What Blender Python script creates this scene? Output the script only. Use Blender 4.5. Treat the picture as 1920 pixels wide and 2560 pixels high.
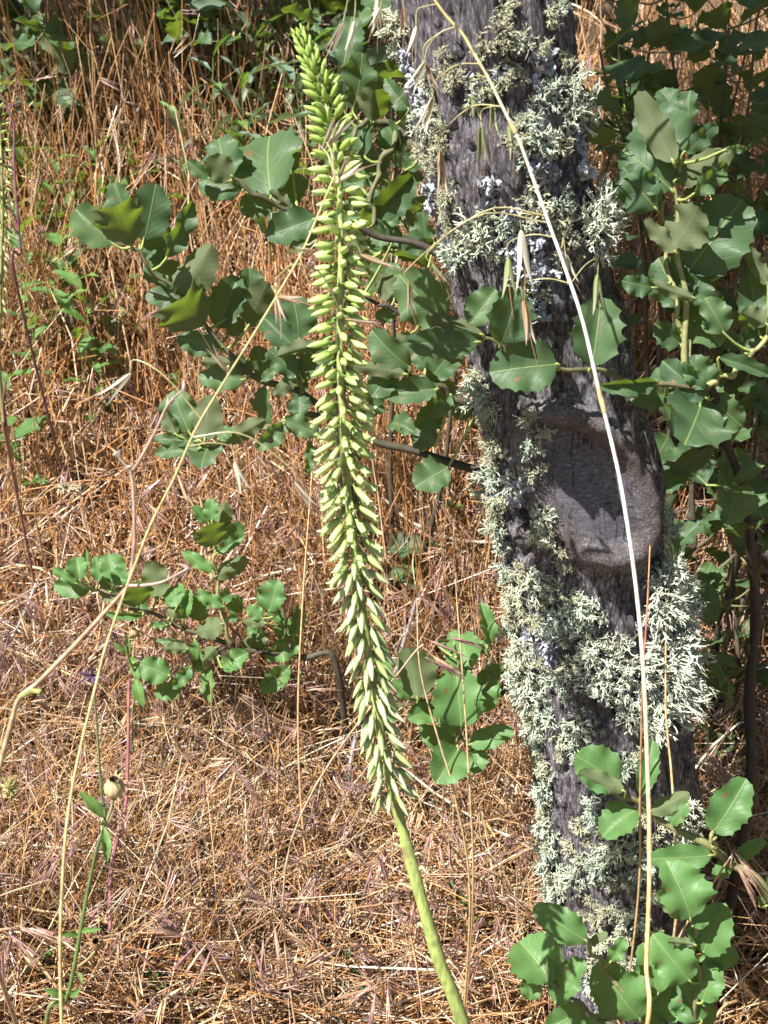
import bpy, math, random
import numpy as np
from mathutils import Vector, Matrix, noise
from mathutils.bvhtree import BVHTree

random.seed(7)
rng = np.random.default_rng(7)
R = math.radians
scn = bpy.context.scene
for o in list(bpy.data.objects):
    bpy.data.objects.remove(o)
col = scn.collection

# ------------------------------------------------------------------ camera
FPX = 3015.0                      # focal length in photo pixels (1920 x 2560)
CAM = np.array([0.0, 0.0, 0.70])
PITCH = R(25.0)
RI = np.array([1.0, 0.0, 0.0])
FW = np.array([0.0, math.cos(PITCH), -math.sin(PITCH)])
UP = np.array([0.0, math.sin(PITCH), math.cos(PITCH)])
cd = bpy.data.cameras.new("camera")
cam = bpy.data.objects.new("camera", cd)
col.objects.link(cam)
cam.location = CAM
cam.rotation_euler = (math.pi / 2 - PITCH, 0, 0)
cd.sensor_fit = 'VERTICAL'
cd.sensor_height = 36.0
cd.lens = FPX / 2560.0 * 36.0
cd.clip_start = 0.02
cd.clip_end = 400
cd.dof.use_dof = True
cd.dof.focus_distance = 0.70
cd.dof.aperture_fstop = 24
scn.camera = cam
scn.render.resolution_x = 768
scn.render.resolution_y = 1024

# ------------------------------------------------------------------ sky, sun, exposure
SUN_EL = R(55.0)
SH = np.array([-0.82, -0.55]); SH /= np.linalg.norm(SH)
TO_SUN = Vector((SH[0] * math.cos(SUN_EL), SH[1] * math.cos(SUN_EL), math.sin(SUN_EL)))
w = bpy.data.worlds.new("World")
scn.world = w
w.use_nodes = True
wn = w.node_tree
bg = wn.nodes['Background']
sky = wn.nodes.new('ShaderNodeTexSky')
sky.sky_type = 'NISHITA'
sky.sun_disc = False
sky.sun_elevation = SUN_EL
sky.sun_rotation = math.atan2(TO_SUN.x, TO_SUN.y)
wn.links.new(sky.outputs[0], bg.inputs[0])
bg.inputs[1].default_value = 0.05
sd = bpy.data.lights.new("sun", 'SUN')
sd.energy = 5.0
sd.angle = R(0.5)
sd.color = (1.0, 0.97, 0.93)
sun = bpy.data.objects.new("sun", sd)
col.objects.link(sun)
sun.rotation_euler = TO_SUN.to_track_quat('Z', 'Y').to_euler()
sun.location = (-3, -1.5, 5)
vs = scn.view_settings
vs.view_transform = 'Standard'
vs.look = 'None'
vs.exposure = 1.15
vs.gamma = 1.0
vs.use_curve_mapping = False
scn.cycles.max_bounces = 6
scn.cycles.diffuse_bounces = 1
scn.cycles.glossy_bounces = 2
scn.cycles.transmission_bounces = 4

# ------------------------------------------------------------------ helpers
def P(px, py, d):
    """photo pixel + depth along the view axis -> world point"""
    return CAM + d * (FW + (px - 960) / FPX * RI + (1280 - py) / FPX * UP)

class Zm:
    """coordinates measured on an enlarged crop of the photograph"""
    def __init__(s, x0, y0, k): s.x0, s.y0, s.k = x0, y0, k
    def __call__(s, x, y): return (s.x0 + x / s.k, s.y0 + y / s.k)

def softplus(t): return np.log1p(np.exp(np.clip(t, -40, 40)))

def gz(x, y):
    x = np.asarray(x, float); y = np.asarray(y, float)
    z = 0.75 * 0.09 * softplus((y - 0.82) / 0.09)
    z = z - 0.68 * 0.5 * softplus((y - 2.7) / 0.5)
    z = z + 0.012 * np.sin(x * 7.1 + 1.3) * np.sin(y * 6.3 + .4) + 0.006 * np.sin(x * 17 + y * 11)
    return z

def ground_depth(px, py):
    for d in np.arange(0.5, 6, 0.01):
        p = P(px, py, d)
        if p[2] <= gz(p[0], p[1]): return d
    return 6.0

def tag(o, label=None, cat=None, group=None, kind=None):
    if label: o['label'] = label
    if cat: o['category'] = cat
    if group: o['group'] = group
    if kind: o['kind'] = kind
    return o

def empty(name, loc, label=None, cat=None, group=None):
    o = bpy.data.objects.new(name, None)
    o.empty_display_size = 0.02
    col.objects.link(o)
    o.location = [float(c) for c in loc]
    return tag(o, label, cat, group)

def root_loc(o):
    """world translation of a thing or part (only translations are used above leaves)"""
    v = Vector((0, 0, 0))
    while o is not None:
        v += o.location; o = o.parent
    return v

def make_mesh(name, V, Q, C=None, smooth=True, uv=None, mats=()):
    me = bpy.data.meshes.new(name)
    V = np.asarray(V, np.float32).reshape(-1, 3); Q = np.asarray(Q, np.int32).reshape(-1, 4)
    me.vertices.add(len(V)); me.vertices.foreach_set('co', V.ravel())
    me.loops.add(Q.size); me.loops.foreach_set('vertex_index', Q.ravel())
    me.polygons.add(len(Q))
    me.polygons.foreach_set('loop_start', np.arange(0, Q.size, 4, dtype=np.int32))
    me.polygons.foreach_set('use_smooth', np.full(len(Q), smooth))
    if C is not None:
        a = me.color_attributes.new('tint', 'FLOAT_COLOR', 'POINT')
        cc = np.ones((len(V), 4), np.float32); cc[:, :3] = C
        a.data.foreach_set('color', cc.ravel())
    if uv is not None:
        l = me.uv_layers.new(name='uv')
        l.data.foreach_set('uv', np.asarray(uv, np.float32)[Q.ravel()].ravel())
    for m in mats: me.materials.append(m)
    me.update(calc_edges=True)
    me.validate()
    return me

def obj(name, me, parent=None, M=None):
    o = bpy.data.objects.new(name, me)
    col.objects.link(o)
    if parent is not None: o.parent = parent
    if M is not None:
        M = M.copy()
        if parent is not None: M.translation = M.translation - root_loc(parent)
        o.matrix_basis = M
    elif parent is not None:
        o.location = -root_loc(parent)          # vertices given in world space
    return o

def norm(a): return a / np.maximum(np.linalg.norm(a, axis=-1, keepdims=True), 1e-9)

def tubes(pts, rad, sides=3, flat=1.0, ref=None):
    """N tubes of S rings each -> verts, quads"""
    pts = np.asarray(pts, float); rad = np.asarray(rad, float)
    N, S, _ = pts.shape
    if rad.ndim == 1: rad = np.tile(rad, (N, 1))
    t = norm(np.gradient(pts, axis=1))
    if ref is None:
        ref = norm(rng.normal(size=(N, 1, 3)))
        main = norm((pts[:, -1] - pts[:, 0]))[:, None]
        ref = norm(np.cross(main, ref))
    n1 = norm(np.cross(t, np.broadcast_to(ref, t.shape)))
    n2 = np.cross(t, n1)
    a = np.arange(sides) / sides * 2 * np.pi
    V = pts[:, :, None] + rad[:, :, None, None] * (np.cos(a)[None, None, :, None] * n1[:, :, None] + flat * np.sin(a)[None, None, :, None] * n2[:, :, None])
    i = np.arange(N)[:, None, None] * S * sides
    s = np.arange(S - 1)[None, :, None] * sides
    k = np.arange(sides)[None, None, :]; k2 = (k + 1) % sides
    Q = np.stack([i + s + k, i + s + k2, i + s + sides + k2, i + s + sides + k], -1).reshape(-1, 4)
    return V.reshape(-1, 3), Q

class Geo:
    """collects quads for ONE mesh"""
    def __init__(s): s.V, s.Q, s.C, s.n = [], [], [], 0
    def add(s, V, Q, c=None):
        V = np.asarray(V).reshape(-1, 3)
        s.V.append(V); s.Q.append(np.asarray(Q) + s.n); s.n += len(V)
        c = np.ones(3) if c is None else np.asarray(c, float)
        s.C.append(np.broadcast_to(c, (len(V), 3)) if c.ndim == 1 else c)
    def tube(s, pts, rad, sides=6, c=None, flat=1.0):
        V, Q = tubes(np.asarray(pts)[None], np.asarray(rad)[None], sides, flat)
        s.add(V, Q, c)
    def mesh(s, name, mat, smooth=True):
        return make_mesh(name, np.concatenate(s.V), np.concatenate(s.Q), np.concatenate(s.C), smooth, mats=(mat,))

def spline(pts, n):
    pts = np.asarray(pts, float)
    if len(pts) == 2: return pts[0] + (pts[1] - pts[0]) * np.linspace(0, 1, n)[:, None]
    p = np.vstack([2 * pts[0] - pts[1], pts, 2 * pts[-1] - pts[-2]])
    seg = np.linspace(0, len(pts) - 1 - 1e-6, n); i = seg.astype(int); t = (seg - i)[:, None]
    a, b, c, d = p[i], p[i + 1], p[i + 2], p[i + 3]
    return 0.5 * (2 * b + (c - a) * t + (2 * a - 5 * b + 4 * c - d) * t ** 2 + (3 * b - a - 3 * c + d) * t ** 3)

# ------------------------------------------------------------------ materials
class NT:
    def __init__(s, name):
        s.m = bpy.data.materials.new(name); s.m.use_nodes = True
        s.t = s.m.node_tree; s.b = s.t.nodes['Principled BSDF']; s.out = s.t.nodes['Material Output']
    def n(s, typ, **kw):
        x = s.t.nodes.new('ShaderNode' + typ)
        for k, v in kw.items():
            if k.startswith('i_'):
                x.inputs[k[2:].replace('_', ' ')].default_value = v
            else: setattr(x, k, v)
        return x
    def l(s, a, b): s.t.links.new(a, b)
    def ramp(s, fac, stops):
        r = s.n('ValToRGB'); e = r.color_ramp.elements
        while len(e) < len(stops): e.new(0.5)
        for x, (p, c) in zip(e, stops):
            x.position = p; x.color = (*c, 1) if len(c) == 3 else c
        s.l(fac, r.inputs[0]); return r.outputs[0]
    def mix(s, fac, a, b, mode='MIX'):
        x = s.n('Mix', data_type='RGBA', blend_type=mode)
        for src, i in ((fac, 0), (a, 6), (b, 7)):
            if hasattr(src, 'links'): s.l(src, x.inputs[i])
            else: x.inputs[i].default_value = src if i == 0 else (*src, 1)
        return x.outputs[2]
    def noise(s, vec=None, scale=5, detail=4, rough=.6):
        x = s.n('TexNoise'); x.inputs['Scale'].default_value = scale
        x.inputs['Detail'].default_value = detail; x.inputs['Roughness'].default_value = rough
        if vec is not None: s.l(vec, x.inputs['Vector'])
        return x.outputs[0]
    def bump(s, h, strength=.3, dist=.002):
        x = s.n('Bump'); x.inputs['Strength'].default_value = strength; x.inputs['Distance'].default_value = dist
        s.l(h, x.inputs['Height']); s.l(x.outputs[0], s.b.inputs['Normal']); return x

def set_col(nt, sock): nt.l(sock, nt.b.inputs['Base Color'])

def mat_tint(name, rough=.45, spec=.5, transl=0.0, var=.25):
    """colour from the 'tint' of each blade, with fine streaks"""
    nt = NT(name)
    a = nt.n('Attribute', attribute_name='tint')
    tc = nt.n('TexCoord')
    nz = nt.noise(tc.outputs['Object'], 260, 3)
    v = nt.ramp(nz, [(.3, (1 - var,) * 3), (.7, (1 + var,) * 3)])
    c = nt.mix(1.0, a.outputs['Color'], v, 'MULTIPLY')
    set_col(nt, c)
    nt.b.inputs['Roughness'].default_value = rough
    nt.b.inputs['Specular IOR Level'].default_value = spec
    if transl:
        tr = nt.n('BsdfTranslucent'); nt.l(c, tr.inputs[0])
        mx = nt.n('MixShader'); mx.inputs[0].default_value = transl
        nt.l(nt.b.outputs[0], mx.inputs[1]); nt.l(tr.outputs[0], mx.inputs[2]); nt.l(mx.outputs[0], nt.out.inputs[0])
    return nt.m

M_STRAW = mat_tint('dry_straw', .28, .75, 0, .35)
M_GLUME = mat_tint('papery_glume', .5, .3, .35, .12)
M_GREENSTEM = mat_tint('green_stem', .45, .5, 0.0)
M_LICHEN = mat_tint('lichen_thallus', .85, .15, .15, .18)
M_TWIG = mat_tint('twig_bark', .7, .3)

def mat_leaf(name, front, front2, back, trans, rough=.42):
    nt = NT(name)
    uvn = nt.n('UVMap', uv_map='uv')
    sep = nt.n('SeparateXYZ'); nt.l(uvn.outputs[0], sep.inputs[0])
    au = nt.n('Math', operation='ABSOLUTE'); nt.l(sep.outputs[0], au.inputs[0])
    # side veins run forward from the midrib
    m1 = nt.n('Math', operation='MULTIPLY'); m1.inputs[1].default_value = .75; nt.l(au.outputs[0], m1.inputs[0])
    m2 = nt.n('Math', operation='SUBTRACT'); nt.l(sep.outputs[1], m2.inputs[0]); nt.l(m1.outputs[0], m2.inputs[1])
    m3 = nt.n('Math', operation='MULTIPLY'); m3.inputs[1].default_value = 8.0; nt.l(m2.outputs[0], m3.inputs[0])
    m4 = nt.n('Math', operation='PINGPONG'); m4.inputs[1].default_value = .5; nt.l(m3.outputs[0], m4.inputs[0])
    side = nt.ramp(m4.outputs[0], [(0.0, (1, 1, 1)), (.07, (0, 0, 0))])
    mid = nt.ramp(au.outputs[0], [(0.006, (1, 1, 1)), (.017, (0, 0, 0))])
    oi = nt.n('ObjectInfo')
    tc = nt.n('TexCoord')
    nz = nt.noise(tc.outputs['Object'], 3.5, 5)
    fr = nt.mix(oi.outputs['Random'], front, front2)
    fr = nt.mix(nt.ramp(nz, [(.35, (0, 0, 0)), (.75, (.45,) * 3)]), fr, tuple(c * 1.5 for c in front2))
    v = nt.n('Math', operation='MULTIPLY'); v.inputs[1].default_value = .14; nt.l(side, v.inputs[0])
    veins = nt.n('Math', operation='MAXIMUM'); nt.l(v.outputs[0], veins.inputs[0])
    mm = nt.n('Math', operation='MULTIPLY'); mm.inputs[1].default_value = .75; nt.l(mid, mm.inputs[0]); nt.l(mm.outputs[0], veins.inputs[1])
    fr = nt.mix(veins.outputs[0], fr, (.28, .36, .12))
    # brown blemishes
    nz2 = nt.noise(tc.outputs['Object'], 4.3, 2)
    # stamp only on some leaves
    blem = nt.ramp(nz2, [(.70, (0, 0, 0)), (.73, (1, 1, 1))])
    fr = nt.mix(blem, fr, (.22, .12, .05))
    bk = nt.mix(veins.outputs[0], back, tuple(min(1, c * 1.5) for c in back))
    geo = nt.n('NewGeometry')
    c = nt.mix(geo.outputs['Backfacing'], fr, bk)
    set_col(nt, c)
    rr = nt.n('Mix', data_type='FLOAT'); nt.l(geo.outputs['Backfacing'], rr.inputs[0]); rr.inputs[2].default_value = rough; rr.inputs[3].default_value = .8
    nt.l(rr.outputs[0], nt.b.inputs['Roughness'])
    nt.b.inputs['Specular IOR Level'].default_value = .38
    h = nt.n('Math', operation='MAXIMUM'); nt.l(side, h.inputs[0]); nt.l(mid, h.inputs[1])
    nt.bump(h.outputs[0], .35, -.0006)
    tr = nt.n('BsdfTranslucent')
    tcx = nt.mix(veins.outputs[0], trans, tuple(c * .6 for c in trans)); nt.l(tcx, tr.inputs[0])
    mx = nt.n('MixShader'); mx.inputs[0].default_value = .32
    nt.l(nt.b.outputs[0], mx.inputs[1]); nt.l(tr.outputs[0], mx.inputs[2]); nt.l(mx.outputs[0], nt.out.inputs[0])
    return nt.m

M_LEAF = mat_leaf('oak_leaf', (.045, .095, .048), (.085, .15, .058), (.13, .155, .075), (.26, .38, .03), .5)
M_LEAFB = mat_leaf('oak_leaf_bright', (.075, .17, .055), (.11, .23, .07), (.14, .18, .08), (.28, .42, .03), .48)
M_WEED = mat_leaf('weed_leaf', (.09, .20, .05), (.14, .27, .07), (.16, .25, .10), (.25, .42, .04), .5)
M_OLIVE = mat_leaf('grey_leaf', (.12, .19, .12), (.16, .23, .15), (.26, .30, .22), (.18, .26, .08), .4)

def mat_flower():
    nt = NT('flower_bell')
    a = nt.n('Attribute', attribute_name='tint')
    oi = nt.n('ObjectInfo')
    v = nt.ramp(oi.outputs['Random'], [(0, (.84, .95, .78)), (.85, (1.08, 1.14, 1.1)), (1, (1.1, 1.06, 1.0))])
    c = nt.mix(1.0, a.outputs['Color'], v, 'MULTIPLY')
    set_col(nt, c)
    nt.b.inputs['Roughness'].default_value = .42
    tr = nt.n('BsdfTranslucent'); nt.l(c, tr.inputs[0])
    mx = nt.n('MixShader'); mx.inputs[0].default_value = .22
    nt.l(nt.b.outputs[0], mx.inputs[1]); nt.l(tr.outputs[0], mx.inputs[2]); nt.l(mx.outputs[0], nt.out.inputs[0])
    return nt.m
M_FLOWER = mat_flower()

def mat_bark():
    nt = NT('oak_bark')
    tc = nt.n('TexCoord')
    mp = nt.n('Mapping'); mp.inputs['Scale'].default_value = (1, 1, .2); mp.inputs['Rotation'].default_value = (0, R(-10), 0)
    nt.l(tc.outputs['Object'], mp.inputs[0])
    n1 = nt.noise(mp.outputs[0], 620, 8, .82)
    n2 = nt.noise(tc.outputs['Object'], 34, 5, .65)
    n3 = nt.noise(tc.outputs['Object'], 17, 4, .6)
    base = nt.ramp(n1, [(.37, (.012, .010, .011)), (.46, (.105, .09, .098)), (.54, (.27, .245, .262)), (.63, (.76, .73, .76))])
    dark = nt.mix(nt.ramp(n3, [(.48, (0, 0, 0)), (.66, (.5,) * 3)]), base, (.05, .036, .036))
    pale = nt.ramp(n2, [(.56, (0, 0, 0)), (.68, (.8,) * 3)])
    c = nt.mix(pale, dark, nt.ramp(n1, [(.4, (.16, .14, .16)), (.55, (.50, .49, .55))]))
    set_col(nt, c)
    nt.b.inputs['Roughness'].default_value = .72
    nt.b.inputs['Specular IOR Level'].default_value = .35
    nt.bump(n1, 1.0, .004)
    return nt.m
M_BARK = mat_bark()

def mat_scar():
    nt = NT('weathered_cut_wood')
    tc = nt.n('TexCoord')
    mp = nt.n('Mapping'); mp.inputs['Scale'].default_value = (.35, 1, 1); nt.l(tc.outputs['Object'], mp.inputs[0])
    n1 = nt.noise(mp.outputs[0], 950, 8, .75)
    n2 = nt.noise(tc.outputs['Object'], 40, 4)
    mp2 = nt.n('Mapping'); mp2.inputs['Scale'].default_value = (1, 1, .18); mp2.inputs['Rotation'].default_value = (0, R(20), 0); nt.l(tc.outputs['Object'], mp2.inputs[0])
    n3 = nt.noise(mp2.outputs[0], 95, 3)
    crack = nt.ramp(n3, [(.478, (0, 0, 0)), (.495, (1, 1, 1)), (.512, (0, 0, 0))])
    c = nt.ramp(n1, [(.34, (.03, .028, .033)), (.52, (.12, .115, .135)), (.70, (.30, .29, .33))])
    c = nt.mix(nt.ramp(n2, [(.4, (0, 0, 0)), (.7, (.6,) * 3)]), c, (.10, .09, .10))
    c = nt.mix(crack, c, (.012, .010, .010))
    set_col(nt, c)
    nt.b.inputs['Roughness'].default_value = .75
    nt.bump(n1, .6, .001)
    return nt.m
M_SCAR = mat_scar()

def mat_callus():
    nt = NT('callus_bark'); tc = nt.n('TexCoord')
    n1 = nt.noise(tc.outputs['Object'], 700, 5, .7); n2 = nt.noise(tc.outputs['Object'], 90, 5, .65)
    c = nt.ramp(n1, [(.35, (.05, .042, .042)), (.55, (.16, .138, .136)), (.72, (.40, .37, .36))])
    c = nt.mix(nt.ramp(n2, [(.45, (0, 0, 0)), (.65, (.8,) * 3)]), c, (.075, .055, .05))
    set_col(nt, c); nt.b.inputs['Roughness'].default_value = .75; nt.bump(n1, .7, .0015)
    return nt.m
M_CALLUS = mat_callus()

def mat_soil():
    nt = NT('dry_soil')
    tc = nt.n('TexCoord')
    n1 = nt.noise(tc.outputs['Object'], 60, 8, .7); n2 = nt.noise(tc.outputs['Object'], 1.5, 4)
    c = nt.ramp(n1, [(.3, (.035, .02, .012)), (.6, (.12, .07, .04)), (.8, (.24, .16, .10))])
    far = nt.mix(nt.ramp(n2, [(.35, (0, 0, 0)), (.65, (.5,) * 3)]), c, (.30, .19, .09))
    set_col(nt, far)
    nt.b.inputs['Roughness'].default_value = .95
    nt.bump(n1, .8, .01)
    return nt.m
M_SOIL = mat_soil()

# ------------------------------------------------------------------ ground
def axis_vals(lo, hi, fine0, fine1, step):
    a = list(np.arange(fine0, fine1, step)); k = step
    v = fine1
    while v < hi: a.append(v); k *= 1.35; v += k
    a.append(hi); k = step; v = fine0
    pre = []
    while v > lo: k *= 1.35; v -= k; pre.append(max(v, lo))
    return np.array(pre[::-1] + a)
gx = axis_vals(-120, 120, -1.6, 1.7, .025); gy = axis_vals(-40, 220, .2, 3.0, .025)
XX, YY = np.meshgrid(gx, gy)
ZZ = gz(XX, YY) + .008 * rng.normal(size=XX.shape) * ((abs(XX) < 1.6) & (YY < 3))
nX, nY = len(gx), len(gy)
ii = (np.arange(nY - 1)[:, None] * nX + np.arange(nX - 1)[None]).ravel()
ground = obj('ground', make_mesh('ground', np.stack([XX, YY, ZZ], -1).reshape(-1, 3), np.stack([ii, ii + 1, ii + nX + 1, ii + nX], -1), mats=(M_SOIL,)))
tag(ground, 'brown dry soil of the slope under the straw', 'ground', kind='structure')

# ------------------------------------------------------------------ oak leaf meshes
def leaf_mesh(name, seed, mat, teeth=6, tooth=.17, shape='oak', fold=.18, curl=.25, wave=.05, rows=37, cols=4):
    r = random.Random(seed)
    v = np.linspace(0, 1, rows)
    if shape == 'oak':
        prof = np.sin(np.pi * np.clip(v, 0, 1) ** .88) ** .5 * (1 - .10 * v)
        f = (v * teeth + r.random() * .3) % 1.0
        tt = np.abs(2 * f - 1) ** 2.2
        half = .5 * prof * (1 - tooth * .5 + tooth * tt * 1.35 * (v > .12))
        half[-1] = .004; half[0] = .03
    else:
        half = .5 * np.sin(np.pi * v ** .8) ** .9 + .006
    asym = [1 + .10 * r.uniform(-1, 1), 1 + .10 * r.uniform(-1, 1)]
    u = np.linspace(-1, 1, 2 * cols + 1)
    X = half[:, None] * u[None] * np.where(u < 0, asym[0], asym[1])[None]
    ph = r.uniform(0, 6.28); ph2 = r.uniform(0, 6.28)
    vshift = .03 * np.abs(u)[None] * np.ones_like(X)
    Y = v[:, None] + vshift * (v[:, None] < .97)
    Zc = fold * np.abs(X) - curl * (v[:, None] - .4) ** 2 + curl * .16 + wave * np.sin(2 * np.pi * 2.3 * v[:, None] + ph + np.sign(u)[None] * ph2) * (u[None] ** 2) * (half[:, None] * 2)
    Xd = X * (1 - .3 * fold ** 2)
    V = np.stack([Xd, Y * np.ones_like(X), Zc], -1).reshape(-1, 3)
    uv = np.stack([X, v[:, None] * np.ones_like(X)], -1).reshape(-1, 2)
    W = 2 * cols + 1
    i = (np.arange(rows - 1)[:, None] * W + np.arange(W - 1)[None]).ravel()
    Q = np.stack([i, i + 1, i + W + 1, i + W], -1)
    return make_mesh(name, V, Q, uv=uv, mats=(mat,))

OAK = [leaf_mesh('oak_leaf', k, M_LEAF, 5 + k % 3, .12 + .025 * (k % 4), fold=.12 + .15 * (k % 4), curl=.15 + .2 * ((k * 7) % 5) / 2, wave=.06 + .04 * (k % 3)) for k in range(10)]
OAKB = [leaf_mesh('oak_leaf', 50 + k, M_LEAFB, 6 + k % 3, .09 + .025 * (k % 4), fold=.12 + .15 * (k % 4), curl=.15 + .2 * ((k * 7) % 5) / 2, wave=.06 + .04 * (k % 3)) for k in range(8)]
LANCE = [leaf_mesh('lance_leaf', 90 + k, M_WEED, shape='lance', fold=.3, curl=.5, rows=12, cols=2) for k in range(3)]
GREY = [leaf_mesh('grey_leaf', 95 + k, M_OLIVE, shape='lance', fold=.25, curl=.3, rows=12, cols=2) for k in range(3)]

def place_leaf(me, b, t, width, roll=0.0, under=False, parent=None, name='leaf'):
    """leaf from base b to tip t (world), turned to the viewer's side by roll"""
    b = Vector(b); t = Vector(t)
    y = (t - b); L = y.length; y.normalize()
    n = (Vector(CAM) - (b + t) / 2); n = n - y * n.dot(y)
    if n.length < 1e-4: n = Vector((0, 0, 1))
    n.normalize()
    if under: n = -n
    n = Matrix.Rotation(roll, 3, y) @ n
    x = y.cross(n).normalized()
    zs = (L + width) / 2
    M = Matrix(((x.x * width, y.x * L, n.x * zs, b.x), (x.y * width, y.y * L, n.y * zs, b.y), (x.z * width, y.z * L, n.z * zs, b.z), (0, 0, 0, 1)))
    return obj(name, me, parent, M)

class Sprig:
    """stems (photo polylines with depth) and leaves hung on them"""
    def __init__(s, meshes, parent, seed):
        s.meshes, s.parent, s.r = meshes, parent, random.Random(seed)
        s.g = Geo(); s.px = []; s.leaves = []
    def stem(s, pts3, r0, r1, c0, c1=None, n=40, sides=7):
        pts = spline(pts3, n); c1 = c0 if c1 is None else c1
        k = np.linspace(0, 1, n)
        pts = pts + .0012 * np.stack([np.sin(k * 23 + s.r.random() * 6), np.sin(k * 17 + 2), np.sin(k * 29 + 1)], -1) * (k[:, None] > .02)
        rad = r0 + (r1 - r0) * k + .12 * r0 * np.sin(k * n * .9)
        cc = np.repeat(np.asarray(c0)[None] + (np.asarray(c1) - np.asarray(c0))[None] * k[:, None], sides, 0)
        s.g.tube(pts, rad, sides, cc)
        s.px.append(pts)
    def leaf(s, zm, bx, by, tx, ty, w, under=0, dd=None, roll=None):
        (b0, b1), (t0, t1) = zm(bx, by), zm(tx, ty)
        w = w / zm.k
        allp = np.concatenate(s.px)
        rel = allp - CAM
        dep = rel @ FW; ppx = 960 + rel @ RI / dep * FPX; ppy = 1280 - rel @ UP / dep * FPX
        i = np.argmin((ppx - b0) ** 2 + (ppy - b1) ** 2)
        d = dep[i] + (s.r.uniform(-.014, .006) if dd is None else dd)
        L = math.hypot(t0 - b0, t1 - b1)
        dz = math.sqrt(max(0, (1.2 * w) ** 2 - L * L)) / FPX * d
        sgn = 1 if (t1 < b1) != bool(under) else -1
        dz = sgn * min(dz, .02) + s.r.uniform(-.004, .004)
        B = P(b0, b1, d); T = P(t0, t1, d + dz)
        T = B + (T - B) * 1.08
        ww = w / FPX * d * 1.24
        rl = R(s.r.uniform(-24, 24)) if roll is None else R(roll)
        me = s.r.choice(s.meshes)
        s.leaves.append((me, B, T, ww, rl, under))
        q = allp[i]
        mid = (q + B) / 2 + np.array([0, 0, -.0015])
        n = 6
        s.g.tube(spline([q, mid, B, B + (T - B) * .08], n), np.linspace(.0009, .0006, n), 5, (.28, .34, .10))
    def build(s, name='stem', mat=None):
        st = obj(name, s.g.mesh(name, mat or M_TWIG), s.parent)
        for (me, B, T, ww, rl, u) in s.leaves:
            place_leaf(me, B, T, ww, rl, u, st if s.parent is not None and s.parent.name.startswith('oak_tree') else s.parent)
        return st

# ------------------------------------------------------------------ oak trunk
T_TAB = np.array([(0, 983, 1420), (347, 1041, 1470), (579, 1099, 1504), (810, 1157, 1551), (984, 1182, 1600), (1157, 1215, 1640), (1331, 1240, 1655),
                  (1504, 1273, 1672), (1736, 1307, 1712), (1967, 1342, 1747), (2141, 1360, 1735), (2314, 1377, 1725), (2560, 1400, 1725)], float)
def trunk_depth(py):
    a = (1280 - py) / FPX
    t = a * .68 / (math.cos(PITCH) + a * math.sin(PITCH))
    return .68 - t * math.sin(PITCH)
tc3, tr3 = [], []
for py, x0, x1 in T_TAB:
    d = trunk_depth(py)
    tc3.append(P((x0 + x1) / 2, py, d)); tr3.append((x1 - x0) / 2 / FPX * d * .985)
tc3, tr3 = np.array(tc3)[::-1], np.array(tr3)[::-1]       # bottom to top
dirt = tc3[-1] - tc3[-4]; dirt /= np.linalg.norm(dirt)
ext = [tc3[-1] + dirt * k + np.array([.25, .55, 0]) * k * k * .25 for k in (.15, .35, .6, .9)]
base = tc3[0] + np.array([.012, .008, -.10])
tcs = np.vstack([base, tc3, ext]); trs = np.concatenate([[tr3[0] * 1.12], tr3, tr3[-1] * np.array([.95, .85, .68, .45])])
NR, NK = 460, 150
s_of = np.concatenate([[0], np.cumsum(np.linalg.norm(np.diff(tcs, axis=0), axis=1))])
ss = np.concatenate([np.linspace(0, s_of[len(tc3)], 380), np.linspace(s_of[len(tc3)], s_of[-1], 81)[1:]])
def interp(tab): return np.stack([np.interp(ss, s_of, tab[:, i]) for i in range(tab.shape[1])], -1)
cen = interp(tcs); rr = np.interp(ss, s_of, trs)
ker = np.hanning(31); ker /= ker.sum()
def smooth1(a): return np.convolve(np.pad(a, 15, 'reflect', reflect_type='odd'), ker, 'valid')
cen = np.stack([smooth1(cen[:, i]) for i in range(3)], -1); rr = smooth1(rr)
tan = norm(np.gradient(cen, axis=0))
e1 = norm(np.cross(tan, np.array([0, 1.0, 0]))); e1 = norm(e1)        # to the right
e2 = np.cross(tan, e1)                                                 # away from or toward the camera
if e2[0][1] > 0: e2 = -e2
ang = np.linspace(0, 2 * np.pi, NK, endpoint=False)
dirs = np.cos(ang)[None, :, None] * e1[:, None] + np.sin(ang)[None, :, None] * e2[:, None]
base_pts = cen[:, None] + rr[:, None, None] * dirs
# where the cut-branch scar and the small hole sit
def pix(p):
    rel = p - CAM; d = rel @ FW
    return 960 + rel @ RI / d * FPX, 1280 - rel @ UP / d * FPX
qx, qy = pix(base_pts)
front = (dirs @ (-FW)) > 0
def find(px, py):
    e = (qx - px) ** 2 + (qy - py) ** 2 + (~front) * 1e9
    return np.unravel_index(np.argmin(e), e.shape)
i0, j0 = find(1480, 1215); i1, j1 = find(1300, 1290)
dA = ((ang[None, :] - ang[j0] + np.pi) % (2 * np.pi) - np.pi) * rr[i0]; dS = ss[:, None] - ss[i0]
tl = R(12); a_ = dA * math.cos(tl) - dS * math.sin(tl); s_ = dA * math.sin(tl) + dS * math.cos(tl)
sgnx = 1 if qx[i0, (j0 + 3) % NK] > qx[i0, j0] else -1
a_ = dA * sgnx * math.cos(tl) - dS * math.sin(tl) * -1; s_ = -dA * sgnx * math.sin(tl) * -1 + dS * math.cos(tl)
E = np.sqrt((a_ / .025) ** 2 + (s_ / .041) ** 2)
def sstep(a, b, x):
    t = np.clip((x - a) / (b - a), 0, 1); return t * t * (3 - 2 * t)
disp = .006 * (1 - sstep(.95, 1.8, E)) + .0050 * np.exp(-((E - 1.04) / .17) ** 2) - .0065 * (1 - sstep(.66, .88, E))
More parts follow.
